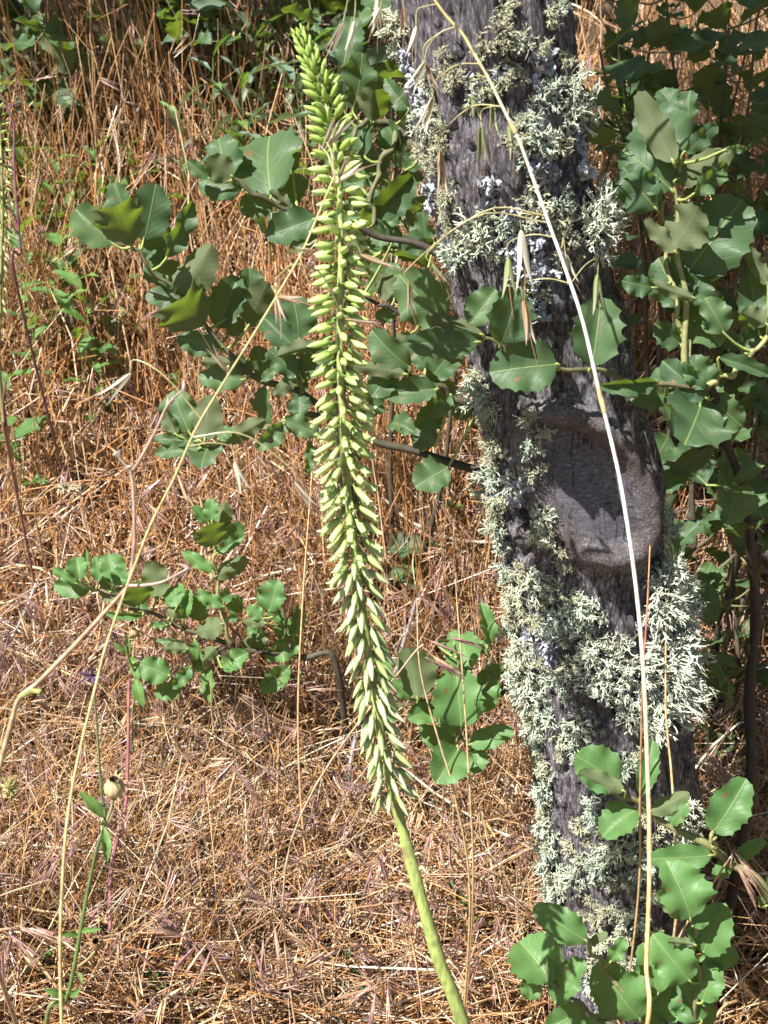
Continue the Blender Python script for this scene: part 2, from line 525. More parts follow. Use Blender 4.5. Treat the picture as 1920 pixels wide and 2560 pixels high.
H = np.sqrt((((ang[None] - ang[j1] + np.pi) % (2 * np.pi) - np.pi) * rr[i1]) ** 2 + (ss[:, None] - ss[i1]) ** 2)
disp += -.010 * np.exp(-(H / .006) ** 2) + .004 * np.exp(-((H - .012) / .006) ** 2)
nz = np.zeros((NR, NK)); nz2 = np.zeros((NR, NK)); crk = np.zeros((NR, NK))
for i in range(NR):
    for j in range(NK):
        q = Vector((math.cos(ang[j]) * rr[i], math.sin(ang[j]) * rr[i], ss[i]))
        nz[i, j] = noise.noise(Vector((q.x * 330, q.y * 330, q.z * 50))) + .6 * noise.noise(Vector((q.x * 640, q.y * 640, q.z * 130)))
        nz2[i, j] = noise.noise(q * 24) + .4 * noise.noise(q * 60)
        ck = abs(noise.noise(Vector((q.x * 75 + 3, q.y * 75, q.z * 15))) + .25 * noise.noise(q * 160))
        crk[i, j] = max(0, .13 - ck) / .13
rough_amt = .35 + .65 * sstep(.85, 1.15, E)
disp = disp + (.0016 * nz + .0032 * nz2 * 1.3 - .0042 * crk * (E > 1.15)) * rough_amt * (1 - .8 * (E < .8))
flare = .03 * np.exp(-np.maximum(ss - .06, 0) / .03) * (1 + .4 * np.sin(ang * 4 + 1))[None].T.T if False else 0
TV = cen[:, None] + (rr[:, None] + disp)[:, :, None] * dirs
fl = E < .86
nrm = norm((dirs[i0, j0] + np.array([0, 0, .12]))); wts = (E < .8)
pc = TV[i0, j0] - nrm * .001
hgt = (TV - pc) @ nrm
mixf = (1 - sstep(.70, .88, E)) * .9
TV = TV - (hgt * mixf)[:, :, None] * nrm
ti = (np.arange(NR - 1)[:, None] * NK + np.arange(NK)[None]); tj = (np.arange(NR - 1)[:, None] * NK + (np.arange(NK)[None] + 1) % NK)
TQ = np.stack([ti, tj, tj + NK, ti + NK], -1).reshape(-1, 4)
if np.dot(np.cross(TV[0, 1] - TV[0, 0], TV[1, 0] - TV[0, 0]), dirs[0, 0]) < 0: TQ = TQ[:, ::-1]
Ef = E.reshape(-1)[TQ].max(1)
tree = empty('oak_tree', (float(cen[0][0]), float(cen[0][1]), 0.0), 'grey oak trunk with a sawn branch scar, covered in pale lichen tufts', 'tree')
def sub(Vall, Q):
    u, inv = np.unique(Q, return_inverse=True)
    return Vall[u], inv.reshape(Q.shape)
TVf = TV.reshape(-1, 3)
v_, q_ = sub(TVf, TQ[Ef >= 1.22]); trunk = obj('trunk', make_mesh('trunk', v_, q_, mats=(M_BARK,)), tree)
v_, q_ = sub(TVf, TQ[Ef < .82]); scar = obj('branch_scar', make_mesh('branch_scar', v_, q_, mats=(M_SCAR,)), trunk)
v_, q_ = sub(TVf, TQ[(Ef >= .82) & (Ef < 1.22)]); callus = obj('callus_ring', make_mesh('callus_ring', v_, q_, mats=(M_CALLUS,)), trunk)
scar['label'] = 'smooth grey sawn face where a branch was cut'
bvh = BVHTree.FromPolygons([Vector(v) for v in TVf], TQ.tolist())

# ------------------------------------------------------------------ lichen on the trunk
def lichen_mesh(seed, mains, levels, l0, w0, spread, colr, flat=.3, curlz=.0):
    r = np.random.default_rng(seed)
    segs = []; cols = []
    def grow(p, d, l, wd, lev, up):
        side = norm(np.cross(d, r.normal(size=3)))
        q = p + d * l + side * l * .15
        m = (p + q) / 2 + side * l * .12 * r.normal()
        segs.append((p, m, q, wd, wd * .85 if lev > 0 else wd * .35))
        cols.append(up)
        if lev == 0: return
        k = 2 if r.random() < .8 else 3
        for _ in range(k):
            nd = norm(d + r.normal(size=3) * .52 + np.array([0, 0, curlz]))
            grow(q, nd, l * r.uniform(.65, .95), wd * .8, lev - 1, up + .12)
    for _ in range(mains):
        d = r.normal(size=3); d[2] = abs(d[2]) * .9 + spread; d = norm(d)
        grow(np.array([r.normal() * l0 * .35, r.normal() * l0 * .35, -.001]), d, l0 * r.uniform(.7, 1.3), w0 * r.uniform(.8, 1.2), levels, 0.75)
    pts = np.array([[a, b, c] for a, b, c, _, _ in segs]); rad = np.array([[w1, (w1 + w2) / 2 * 1.1, w2] for *_, w1, w2 in segs]) * .5
    V, Q = tubes(pts, rad, 4, flat)
    cc = np.array(colr)[None] * np.clip(np.repeat(np.array(cols), 12), 0, 1.15)[:, None]
    return make_mesh('lichen', V, Q, cc, mats=(M_LICHEN,))
LC = (.69, .70, .51)
TUFT = [lichen_mesh(k, 14, 4, .0036, .0017, .30, tuple(np.array(LC) * np.array((1 - .05 * (k % 3), 1, .96 + .05 * (k % 3))))) for k in range(6)]
TUFTS = [lichen_mesh(20 + k, 14, 4, .0026, .0010, .35, (.60, .60, .41)) for k in range(4)]
TUFTL = [lichen_mesh(40 + k, 12, 4, .0050, .0018, .35, (.72, .75, .58)) for k in range(4)]
FOLI = [lichen_mesh(60 + k, 22, 1, .0036, .0052, -.02, (.66, .68, .72), .10) for k in range(4)]
def on_trunk(px, py):
    d = trunk_depth(py)
    p = P(px, py, d); o = Vector(CAM); dr = (Vector(p) - o).normalized()
    h = bvh.ray_cast(o, dr)
    if h[0] is None: h = bvh.find_nearest(Vector(P(px, py, d - .03)))
    n = h[1].normalized()
    c = cen[np.argmin(np.linalg.norm(cen - np.array(h[0]), axis=1))]
    if n.dot(h[0] - Vector(c)) < 0: n = -n
    return h[0], n
lr = random.Random(3)
def put_lichen(px, py, fam, sc=1.0, name='lichen_tuft'):
    p, n = on_trunk(px, py)
    n = (n + Vector((0, 0, -.25)) + Vector([lr.uniform(-.25, .25) for _ in range(3)])).normalized() if name == 'lichen_tuft' else n
    q = n.to_track_quat('Z', 'Y').to_matrix().to_4x4() @ Matrix.Rotation(lr.uniform(0, 6.28), 4, 'Z')
    s = sc * lr.uniform(.8, 1.2)
    M = Matrix.Translation(p) @ q @ Matrix.Diagonal((s, s, s, 1))
    return obj(name, lr.choice(fam), trunk, M)
L_MED = [(1000, 60), (1000, 130), (995, 190), (1005, 250), (1010, 300), (1060, 520), (1070, 560), (1080, 600), (1095, 640), (1140, 955), (1150, 1000), (1160, 1050),
         (1170, 1090), (1185, 1130), (1170, 1170), (1195, 1205), (1215, 1245), (1205, 1330), (1215, 1390), (1230, 1440), (1245, 1490), (1250, 1540), (1240, 1580), (1260, 1620), (1275, 1660),
         (1290, 1730), (1270, 1780), (1300, 1820), (1330, 1760), (1310, 1870), (1345, 1900), (1375, 1930), (1400, 1890), (1440, 1870), (1460, 1910), (1310, 1990), (1300, 2050), (1320, 2100),
         (1310, 2160), (1330, 2210), (1300, 2260), (1320, 2320), (1300, 2380), (1330, 2420),
         (1210, 40), (1260, 30), (1320, 20), (1370, 40), (1250, 80), (1300, 110), (1350, 120), (1400, 60), (1220, 120), (1270, 150), (1310, 190), (1400, 20),
         (1290, 250), (1330, 260), (1360, 300), (1310, 300), (1370, 220), (1400, 190), (1340, 340), (1390, 350), (1260, 300), (1290, 340), (1420, 280), (1450, 250),
         (1290, 420), (1290, 470), (1330, 500), (1370, 480), (1400, 510), (1440, 500), (1340, 540), (1390, 560), (1420, 590), (1460, 560), (1310, 560),
         (1170, 570), (1200, 560), (1230, 570), (1180, 610), (1260, 560), (1150, 600), (1240, 640), (1340, 660), (1360, 720),
         (1330, 1110), (1290, 1200), (1320, 1190), (1350, 1170), (1350, 1290), (1370, 1330), (1340, 1340), (1400, 1370), (1410, 1410), (1310, 1420), (1340, 1450), (1300, 1480),
         (1390, 1470), (1420, 1500), (1450, 1500), (1400, 1540), (1440, 1550), (1480, 1530), (1360, 1500), (1330, 1540), (1300, 1560), (1420, 1590), (1460, 1580), (1320, 1610), (1280, 1570),
         (1340, 1700), (1360, 1740), (1400, 1700), (1420, 1660), (1300, 1690), (1380, 1790), (1350, 1830), (1480, 1620), (1520, 1610),
         (1560, 1910), (1600, 1900), (1560, 2060), (1600, 2040), (1490, 2010), (1450, 2060), (1430, 2110), (1470, 2100), (1510, 2070), (1540, 2110), (1580, 2120), (1630, 2090), (1660, 2060),
         (1460, 2150), (1500, 2160), (1680, 2110), (1480, 2250), (1520, 2270), (1460, 2290), (1560, 2330), (1600, 2290), (1630, 2330), (1500, 2350), (1540, 2390), (1580, 2400), (1460, 2400),
         (1480, 2450), (1510, 2480), (1640, 2380)]
L_BIG = [(1500, 1640), (1540, 1630), (1580, 1660), (1530, 1690), (1570, 1710), (1600, 1740), (1640, 1690), (1620, 1780), (1560, 1760), (1650, 1750), (1600, 1610), (1660, 1640), (1500, 1700),
         (1690, 1480), (1720, 1450), (1700, 1540), (1735, 1520), (1710, 1600), (1740, 1640), (1720, 1700), (1750, 1570), (1740, 1740), (1690, 1650), (1770, 1700), (1720, 1780), (1250, 1700), (1270, 1730), (1260, 1760),
         (1470, 200), (1480, 280), (1500, 520), (1520, 560), (1540, 540), (1490, 590), (1690, 2010), (1700, 2060)]
L_SMALL = [(1120, 190), (1140, 200), (1110, 150), (1095, 300), (1110, 330), (1100, 360), (1130, 490), (1060, 380), (1045, 400), (1180, 250), (1210, 210), (1250, 200), (1300, 720), (1330, 1040), (1350, 1080), (1480, 130),
           (1640, 1450), (1650, 1400), (1440, 630), (1400, 640), (1560, 2200), (1520, 2200), (1620, 2230)]
L_MED += [(1150, 980), (1165, 1120), (1200, 1290), (1215, 1350), (1235, 1460), (1250, 1520), (1258, 1570), (1265, 1640), (1280, 1700), (1295, 1780), (1305, 1840), (1315, 2020), (1312, 2080), (1318, 2130), (1322, 2190), (1315, 2240), (1318, 2290), (1325, 2350), (1340, 2150), (1350, 2250), (1345, 2330), (1480, 2040), (1520, 2130), (1600, 2160), (1640, 2130), (1500, 2300), (1550, 2280), (1430, 2200), (1440, 2330), (1400, 1840), (1440, 1800), (1350, 1880), (1420, 1740), (1450, 1660), (1310, 1520), (1370, 1560), (1350, 1660)]
L_FOLI = [(1020, 150), (1040, 230), (1055, 270), (1070, 240), (1065, 290), (1050, 200), (1250, 190), (1190, 250), (1340, 210), (1350, 160), (1290, 620), (1300, 680), (1340, 650), (1360, 680), (1320, 700), (1340, 780), (1180, 200),
          (1085, 470), (1090, 520), (1230, 480), (1310, 1210), (1290, 1240), (1240, 1240), (1330, 1640), (1320, 1600), (1350, 1580), (1370, 1620), (1310, 1650), (1230, 1380), (1640, 1560), (1620, 1540), (1470, 2430), (1510, 2530), (1440, 2520),
          (1350, 420), (1380, 430), (1290, 540), (1350, 600), (1500, 350), (1510, 420)]
for p in L_MED:
    if p[1] < 720 and p[0] > 1050 and lr.random() < .42: continue
    put_lichen(*p, TUFT if lr.random() < .55 else TUFTS, lr.choice((.55, .75, .95)) if p[1] < 720 else lr.choice((.7, .85, 1.0)))
for p in L_BIG: put_lichen(*p, TUFTL, 1.0)
for k in range(16):                                   # shaggy fringe hanging off the right flank
    q, n_ = on_trunk(lr.uniform(1610, 1690), 1430 + k * 24)
    n_ = Vector((1, -.75 + lr.uniform(-.3, .3), lr.uniform(-.5, .25))).normalized()
    sc_ = lr.uniform(1.2, 1.7)
    obj('lichen_tuft', lr.choice(TUFTL), trunk, Matrix.Translation(q) @ n_.to_track_quat('Z', 'Y').to_matrix().to_4x4() @ Matrix.Rotation(lr.uniform(0, 6.28), 4, 'Z') @ Matrix.Diagonal((sc_ * .7, sc_ * .7, sc_, 1)))
for p in L_SMALL: put_lichen(*p, TUFTS, .8)
for k in range(45):                                   # the sides turned away carry tufts too
    i_ = lr.randrange(60, 380); j_ = lr.randrange(NK)
    if front[i_, j_] and abs(np.dot(dirs[i_, j_], RI)) < .93: continue
    n_ = Vector(dirs[i_, j_]); sc_ = lr.uniform(.7, 1.1)
    obj('lichen_tuft', lr.choice(TUFT), trunk, Matrix.Translation(Vector(TV[i_, j_])) @ n_.to_track_quat('Z', 'Y').to_matrix().to_4x4() @ Matrix.Rotation(lr.uniform(0, 6.28), 4, 'Z') @ Matrix.Diagonal((sc_, sc_, sc_, 1)))
for p in L_FOLI: put_lichen(*p, FOLI, .9, 'leafy_lichen')

# ------------------------------------------------------------------ oak branches of the tree
ZA = Zm(150, 280, 2.4046); ZB = Zm(100, 1200, 2.5136); ZC = Zm(860, 350, 2.457); ZD = Zm(1420, 150, 1.8434)
ZE = Zm(640, 60, 4.0975); ZF = Zm(1180, 1500, 2.0865); ZG = Zm(950, 1500, 4.424); ZH = Zm(0, 900, 2.764); ZL = Zm(0, 1700, 2.572)
ZK = Zm(940, 0, 2.676); ZT = Zm(0, 0, 2.37); ZO = Zm(0, 0, 1)
def pl(zm, pts, d0, d1):
    n = len(pts)
    return [P(*zm(*p), d0 + (d1 - d0) * i / max(1, n - 1)) for i, p in enumerate(pts)]
DK = (.055, .045, .035); GT = (.17, .17, .08); YG = (.29, .29, .12)

s1 = Sprig(OAK, tree, 1)
s1.stem(pl(ZA, [(430, 810), (540, 930), (690, 1060), (870, 1290), (1040, 1470), (1180, 1590), (1450, 1700)], .615, .65) + [P(913, 1090, .66), P(1035, 1131, .665), P(1240, 1180, .66)], .0009, .0024, GT, DK, 60)
s1.stem(pl(ZA, [(1450, 1700), (1450, 1590), (1440, 1480), (1430, 1380)], .65, .63), .0014, .0009, GT)
s1.stem(pl(ZA, [(830, 1990), (960, 1980), (1150, 1930), (1330, 1870)], .64, .64) + [P(800, 1035, .65), P(913, 1090, .66)], .0009, .002, YG, DK)
for a in [(430, 810, 330, 565, 290, 1, -.012), (330, 800, 105, 595, 220, 0, 0.0), (420, 640, 330, 440, 150, 0, .004), (500, 780, 570, 455, 220, 0, .002), (480, 800, 640, 650, 190, 0, .012, 40),
          (640, 880, 790, 560, 110, 0), (700, 1060, 560, 905, 210, 0, .012, 30), (690, 1080, 900, 820, 210, 1, -.008), (740, 1130, 530, 1100, 120, 0, .0), (870, 1290, 740, 1105, 360, 1, -.012),
          (950, 1310, 1060, 1010, 200, 0, .008), (1130, 1290, 1240, 1040, 180, 1, .004), (1140, 1120, 1140, 950, 140, 0, .016), (1430, 1370, 1400, 1115, 220, 0, 0), (960, 1430, 720, 1360, 130, 0),
          (1040, 1500, 860, 1500, 90, 1), (1110, 1610, 850, 1590, 140, 0), (1430, 1430, 1230, 1240, 140, 0), (1450, 1590, 1270, 1440, 120, 0), (1560, 1400, 1320, 1460, 80, 1), (1230, 1640, 1260, 1860, 130, 0, .004, 45),
          (1420, 1590, 1295, 1700, 80, 1), (1460, 1560, 1550, 1400, 120, 0), (1210, 1620, 1300, 1540, 55, 0), (1130, 1480, 1050, 1560, 120, 0, .01), (1250, 1600, 1180, 1420, 130, 0, .014), (1330, 1420, 1420, 1250, 130, 0, .012),
          (1010, 1340, 1090, 1250, 100, 0, .01), (620, 900, 520, 800, 110, 0, .02), (1350, 1640, 1480, 1560, 110, 1, .01), (1380, 1680, 1480, 1620, 100, 0, .012)]:
    s1.leaf(ZA, *a)
for a in [(780, 1930, 680, 1695, 210, 0), (870, 1980, 900, 1720, 150, 1), (700, 1940, 640, 1800, 75, 1), (830, 1980, 580, 1960, 70, 0), (850, 2020, 585, 2050, 90, 0), (900, 2000, 850, 2120, 170, 0, .008),
          (950, 1970, 1020, 1900, 90, 0), (980, 1990, 1215, 1860, 95, 1), (1350, 1870, 1195, 2010, 110, 0), (1340, 1850, 1540, 1930, 110, 0), (1440, 1830, 1440, 1710, 120, 0), (1500, 1970, 1490, 2170, 55, 0)]:
    s1.leaf(ZA, *a)
s1.build('branch')

s2 = Sprig(OAK, tree, 2)
s2.stem(pl(ZA, [(1040, 410), (1170, 490), (1330, 570), (1500, 610)], .60, .61) + [P(880, 570, .615), P(1000, 600, .62), P(1130, 650, .62)], .001, .0020, (.10, .09, .04), DK)
for a in [(1270, 510, 1250, 145, 390, 0, 0.0), (1030, 400, 950, 165, 220, 0, 0.006), (1040, 390, 885, 300, 150, 1, -.014), (900, 400, 775, 300, 80, 0), (1090, 470, 850, 420, 160, 0, .002), (1290, 560, 1090, 570, 150, 0, .006),
          (1540, 640, 1260, 740, 180, 0), (1330, 570, 1460, 400, 140, 0, .012), (1400, 360, 1410, 215, 60, 0, .01), (1400, 580, 1270, 480, 60, 1), (1180, 480, 1100, 330, 150, 0, .016), (1540, 700, 1400, 810, 150, 0, .012)]:
    s2.leaf(ZA, *a)
s2.build('branch')

s5 = Sprig(OAK, tree, 5)
s5.stem([P(835, 420, .64), P(890, 330, .64), P(930, 300, .645), P(1000, 330, .645), P(1085, 420, .62)], .001, .0024, GT, DK)
s5.stem([P(1000, 330, .645), P(950, 420, .645), P(930, 520, .65), P(960, 620, .65)], .0018, .001, GT)
for a in [(990, 900, 1090, 330, 330, 0, .002, 25), (1180, 1010, 1220, 690, 330, 1, -.012), (1120, 1370, 1080, 1040, 320, 0), (1500, 1300, 1340, 1010, 230, 0), (1120, 1520, 1260, 1330, 300, 0, .012), (1200, 1980, 1590, 1590, 300, 0, .004),
          (1570, 880, 1340, 600, 200, 0), (860, 800, 900, 600, 120, 0), (880, 1840, 1160, 1850, 90, 1), (1100, 1700, 900, 1560, 250, 0, .016), (1350, 1650, 1200, 1500, 260, 0, .018), (1000, 2100, 900, 1900, 250, 0, .018),
          (1300, 2100, 1450, 1850, 240, 0, .02), (1560, 1720, 1620, 1500, 200, 0, .01), (1530, 1500, 1640, 1350, 180, 0, .01), (1400, 1300, 1300, 1100, 200, 0, .018), (1480, 2300, 1300, 2150, 250, 0, .02), (1100, 2350, 1300, 2250, 220, 0, .02), (900, 2500, 1000, 2350, 200, 0, .02)]:
    s5.leaf(ZE, *a)
s5.build('branch')

s6 = Sprig(OAK, tree, 6)
s6.stem(pl(ZC, [(330, 1400), (400, 1440), (510, 1480), (640, 1560), (800, 1660)], .61, .635), .0009, .0022, GT, DK)
s6.stem([P(905, 742, .65), P(1000, 780, .645), P(1100, 830, .64), P(1180, 880, .645)], .0010, .0020, DK)
for a in [(410, 1400, 180, 1190, 200, 0), (390, 1440, 60, 1390, 75, 1), (580, 1530, 265, 1560, 150, 0), (500, 1410, 440, 1300, 80, 0), (660, 1560, 550, 1700, 90, 0), (640, 2010, 450, 2120, 190, 0, .01), (310, 980, 220, 830, 140, 1, 0),
          (520, 1480, 620, 1350, 160, 0, .012), (300, 1420, 180, 1560, 170, 0, .012), (600, 1600, 450, 1750, 170, 0, .014), (700, 1600, 560, 1450, 160, 1, .008), (330, 1060, 200, 1080, 80, 0), (200, 1520, 100, 1700, 170, 0, .018), (560, 1880, 450, 1780, 150, 0, .016),
          (420, 1180, 330, 1330, 110, 1, .004), (300, 620, 180, 560, 120, 0), (560, 620, 390, 680, 90, 0, .012), (720, 1300, 560, 1400, 140, 0, .016), (690, 1720, 760, 1600, 110, 0, .01)]:
    s6.leaf(ZC, *a)
s6.build('branch')

# ------------------------------------------------------------------ oak shoot rising right of the trunk, one twig across the bark
sh = empty('oak_shoot', P(1865, 2010, .78) * np.array([1, 1, 0]) , 'upright leafy oak shoot right of the lichened trunk, one twig crossing the bark', 'oak shoot')
s4 = Sprig(OAK, sh, 4)
bp = P(1865, 2010, .78)
s4.stem(pl(ZC, [(700, 1150), (780, 1190), (880, 1230), (1000, 1290), (1150, 1330), (1310, 1390)], .57, .58) + pl(ZD, [(160, 1440), (300, 1480), (440, 1500), (640, 1500)], .59, .60), .0008, .0014, (.17, .17, .08), (.13, .12, .06), 50)
s4.stem(pl(ZD, [(505, 480), (505, 560), (500, 700), (510, 900), (530, 1050), (548, 1370), (560, 1450), (590, 1560)], .575, .605), .0009, .0019, YG, YG, 50)
s4.stem(pl(ZD, [(440, 640), (450, 800), (490, 1100), (520, 1250), (560, 1400)], .59, .60), .0009, .0016, YG)
s4.stem(pl(ZD, [(922, 1270), (840, 1360), (770, 1430), (690, 1480), (640, 1500)], .60, .60), .0012, .0016, YG)
s4.stem(pl(ZD, [(640, 1500), (720, 1700), (800, 1980), (850, 2250)], .60, .70) + [P(1885, 1500, .73), P(1880, 1720, .76), bp, [bp[0], bp[1] + .01, float(gz(bp[0], bp[1])) - .01]], .0020, .0042, DK, DK, 50)
s4.stem(pl(ZD, [(850, 2200), (900, 2300)], .71, .74) + [P(1960, 1350, .74)], .003, .0018, DK)
for a in [(490, 480, 335, 170, 120, 1, -.008), (480, 480, 380, 230, 260, 0, .006), (480, 600, 265, 420, 200, 0, 0), (530, 430, 680, 300, 80, 0), (490, 555, 740, 430, 130, 1, -.004), (575, 620, 725, 485, 85, 0), (720, 415, 820, 410, 35, 0),
          (410, 690, 265, 510, 165, 0), (480, 860, 600, 690, 210, 1, -.002), (500, 890, 365, 745, 70, 1, -.01), (545, 990, 790, 660, 290, 0, .006), (540, 1130, 420, 930, 190, 0, .006), (545, 1130, 620, 990, 130, 0, .004),
          (400, 1050, 260, 1020, 85, 0), (590, 1100, 390, 1030, 55, 1, -.012), (520, 1310, 405, 1220, 110, 0), (640, 1560, 450, 1400, 140, 0, -.008), (650, 1510, 560, 1380, 130, 0, 0), (610, 1590, 545, 1755, 270, 0, -.006),
          (410, 1480, 165, 1500, 80, 0, -.014), (110, 1420, 150, 1115, 220, 0, -.012), (660, 1540, 790, 1680, 150, 0, .004), (720, 1260, 640, 1110, 130, 0), (740, 1340, 760, 1250, 110, 0, .01), (690, 1370, 920, 1450, 65, 0), (880, 1260, 840, 1000, 130, 0),
          (920, 1220, 800, 1170, 100, 1, -.006), (922, 1040, 830, 870, 70, 1), (760, 1960, 745, 2110, 200, 0), (900, 1870, 780, 1930, 65, 0), (850, 2150, 660, 2130, 40, 0), (560, 290, 560, 150, 110, 0, .02), (500, 250, 430, 140, 110, 0, .02),
          (700, 1960, 800, 1800, 170, 0, .01, 30), (560, 1560, 720, 1640, 180, 0, .02), (450, 1540, 300, 1560, 110, 0, .02), (640, 1960, 500, 1850, 220, 0, .02, 35), (560, 1150, 690, 1300, 200, 0, .02), (700, 1000, 640, 870, 160, 0, .02), (790, 1330, 900, 1200, 130, 0, .01)]:
    s4.leaf(ZD, *a)
for a in [(640, 1100, 350, 850, 320, 0, 0), (860, 1200, 530, 1085, 95, 1, -.008), (770, 1140, 920, 930, 170, 0, .004), (960, 1260, 1060, 930, 270, 0, -.008), (840, 1240, 400, 1250, 160, 0, -.004), (1320, 1375, 925, 1420, 270, 0, -.004, 10)]:
    s4.leaf(ZC, *a)
s4.build('stem')

# ------------------------------------------------------------------ low oak sprigs
def low_root(px, py, d):
    p = P(px, py, d); return np.array([p[0], p[1] + .01, float(gz(p[0], p[1] + .01)) - .01])
rt = low_root(890, 1700, 0.95)
sp = empty('oak_sprig', (rt[0], rt[1], rt[2] + .01), 'oak sprig of small bright leaves sprawling low over the orange straw', 'oak sprig')
s7 = Sprig(OAKB, sp, 7)
s7.stem([P(*ZB(350, 690), .915), P(*ZB(600, 800), .915), P(*ZB(760, 870), .92), P(*ZB(1000, 970), .925), P(*ZB(1310, 1060), .935), P(*ZB(1640, 1120), .945), P(840, 1665, 0.95), rt], .0012, .003, (.16, .14, .07), DK, 50)
s7.stem(pl(ZB, [(1095, 420), (1100, 560), (1140, 800), (1190, 1000), (1200, 1040)], .90, .925), .0011, .0018, YG, GT)
s7.stem(pl(ZB, [(1510, 830), (1540, 950), (1600, 1100)], .915, .945), .0009, .0014, GT)
s7.stem(pl(ZB, [(850, 1260), (950, 1170), (1060, 1100), (1190, 1040)], .915, .925), .0009, .0014, GT, DK)
for a in [(1110, 310, 1160, 150, 110, 1), (1080, 260, 1080, 125, 95, 0), (1060, 270, 970, 170, 75, 0), (1100, 415, 1060, 285, 190, 1, -.01), (1160, 390, 1260, 280, 115, 0), (1110, 460, 1270, 360, 70, 0), (1095, 580, 910, 460, 80, 0),
          (1095, 610, 1290, 500, 110, 1), (1130, 760, 1190, 710, 85, 0), (1170, 800, 1270, 770, 110, 0), (1180, 870, 1240, 860, 50, 0), (1160, 800, 1000, 700, 65, 0), (1150, 900, 1000, 950, 135, 1), (1010, 890, 1000, 730, 120, 0, .01),
          (860, 800, 850, 665, 150, 0), (830, 880, 900, 715, 110, 1, -.01), (900, 880, 940, 700, 75, 0), (730, 750, 710, 520, 160, 1, 0), (620, 790, 600, 660, 190, 1, 0), (450, 770, 400, 630, 120, 1, 0), (470, 660, 430, 475, 180, 0, .01),
          (370, 640, 350, 490, 70, 0), (470, 660, 530, 560, 110, 0, .0), (250, 630, 230, 490, 130, 0), (230, 650, 90, 565, 65, 0), (320, 690, 100, 660, 110, 0), (280, 600, 290, 450, 45, 0), (650, 850, 430, 840, 50, 0), (800, 910, 700, 910, 45, 0),
          (930, 1060, 790, 1060, 65, 1), (900, 1020, 740, 1010, 35, 0), (970, 1000, 1010, 1195, 85, 0), (1110, 1050, 1030, 1130, 75, 1), (1140, 1180, 1290, 1090, 130, 0), (1060, 1170, 1060, 1385, 95, 0, .005, 40), (820, 1230, 640, 1160, 150, 0),
          (890, 1290, 730, 1340, 110, 0), (950, 1170, 840, 1300, 75, 0), (1570, 1170, 1395, 1320, 130, 0), (1440, 830, 1490, 640, 160, 0), (1400, 870, 1310, 800, 80, 0), (1420, 900, 1280, 890, 55, 1), (1430, 1000, 1280, 1040, 105, 1),
          (1420, 1000, 1310, 930, 80, 0, .01), (1640, 990, 1430, 1110, 120, 0), (1600, 980, 1630, 800, 85, 0), (1540, 900, 1430, 820, 80, 0, .01), (1500, 1000, 1560, 880, 110, 0, .01), (680, 840, 560, 760, 110, 0, .01), (560, 740, 660, 650, 100, 0, .01)]:
    s7.leaf(ZB, *a)
s7.build('stem')

s8 = Sprig(OAKB, tree, 8)
s8.stem([P(*ZG(850, 640), .69), P(*ZG(930, 900), .70), P(*ZG(900, 1430), .71), P(*ZG(870, 1560), .715)], .0009, .0013, GT, GT, 40)
s8.stem(pl(ZG, [(180, 1180), (420, 1120), (700, 1250), (900, 1430)], .69, .71), .0008, .0013, GT)
s8.stem(pl(ZG, [(900, 1430), (1100, 1200), (1280, 1030), (1420, 980), (1650, 900)], .71, .75), .0012, .0022, GT, DK)
s8.stem(pl(ZG, [(1180, 520), (1200, 800), (1150, 1000), (1100, 1200)], .70, .715), .0008, .0013, GT)
for a in [(420, 1110, 320, 560, 420, 1, -.008), (60, 1050, 20, 480, 170, 0), (1000, 780, 900, 400, 390, 0, .0), (820, 480, 820, 340, 140, 0), (900, 1420, 840, 780, 510, 0, -.01), (1130, 1250, 1190, 800, 300, 0, -.006), (600, 1200, 335, 1300, 260, 0),
          (850, 1560, 470, 1420, 260, 0, .004), (870, 1640, 640, 1990, 440, 0, -.006), (980, 1600, 1440, 1450, 230, 0), (1200, 500, 1130, 65, 185, 0), (1200, 590, 1090, 470, 120, 0, .01), (1160, 830, 1350, 740, 170, 0, .012), (320, 1100, 160, 900, 150, 0, .02),
          (860, 1500, 700, 1300, 260, 0, .012), (620, 480, 720, 460, 60, 0), (180, 1180, 60, 1330, 170, 0, .02), (1020, 1640, 1060, 1900, 240, 0, .006)]:
    s8.leaf(ZG, *a)
s8.build('branch')

bp = P(1960, 2420, .72)
sp = empty('oak_shoot', (bp[0], bp[1], 0), 'slanting oak shoot with pale yellow-green stem reaching across the lower trunk', 'oak shoot')
s9 = Sprig(OAKB, sp, 9)
s9.stem(pl(ZF, [(740, 980), (780, 1010), (900, 1090), (1160, 1250), (1340, 1350), (1540, 1540)], .635, .67) + [bp, [bp[0] + .01, bp[1] + .01, -.01]], .0011, .0036, GT, YG, 50)
s9.stem(pl(ZF, [(1255, 1220), (1260, 1270), (1280, 1310)], .64, .655), .001, .0014, YG)
for a in [(770, 960, 560, 820, 210, 0, .004), (800, 1000, 570, 905, 95, 1, -.008), (880, 1020, 940, 750, 100, 0), (860, 1090, 690, 1220, 170, 0, 0), (920, 1110, 1120, 1015, 85, 1, -.004), (1130, 1060, 1040, 1160, 95, 0), (1250, 1220, 1420, 955, 190, 0),
          (1370, 1370, 1520, 1260, 75, 0), (1370, 1375, 1265, 1440, 75, 0), (1260, 1330, 945, 1350, 120, 0), (1500, 1600, 1544, 1450, 60, 1)]:
    s9.leaf(ZF, *a)
s9.build('stem')

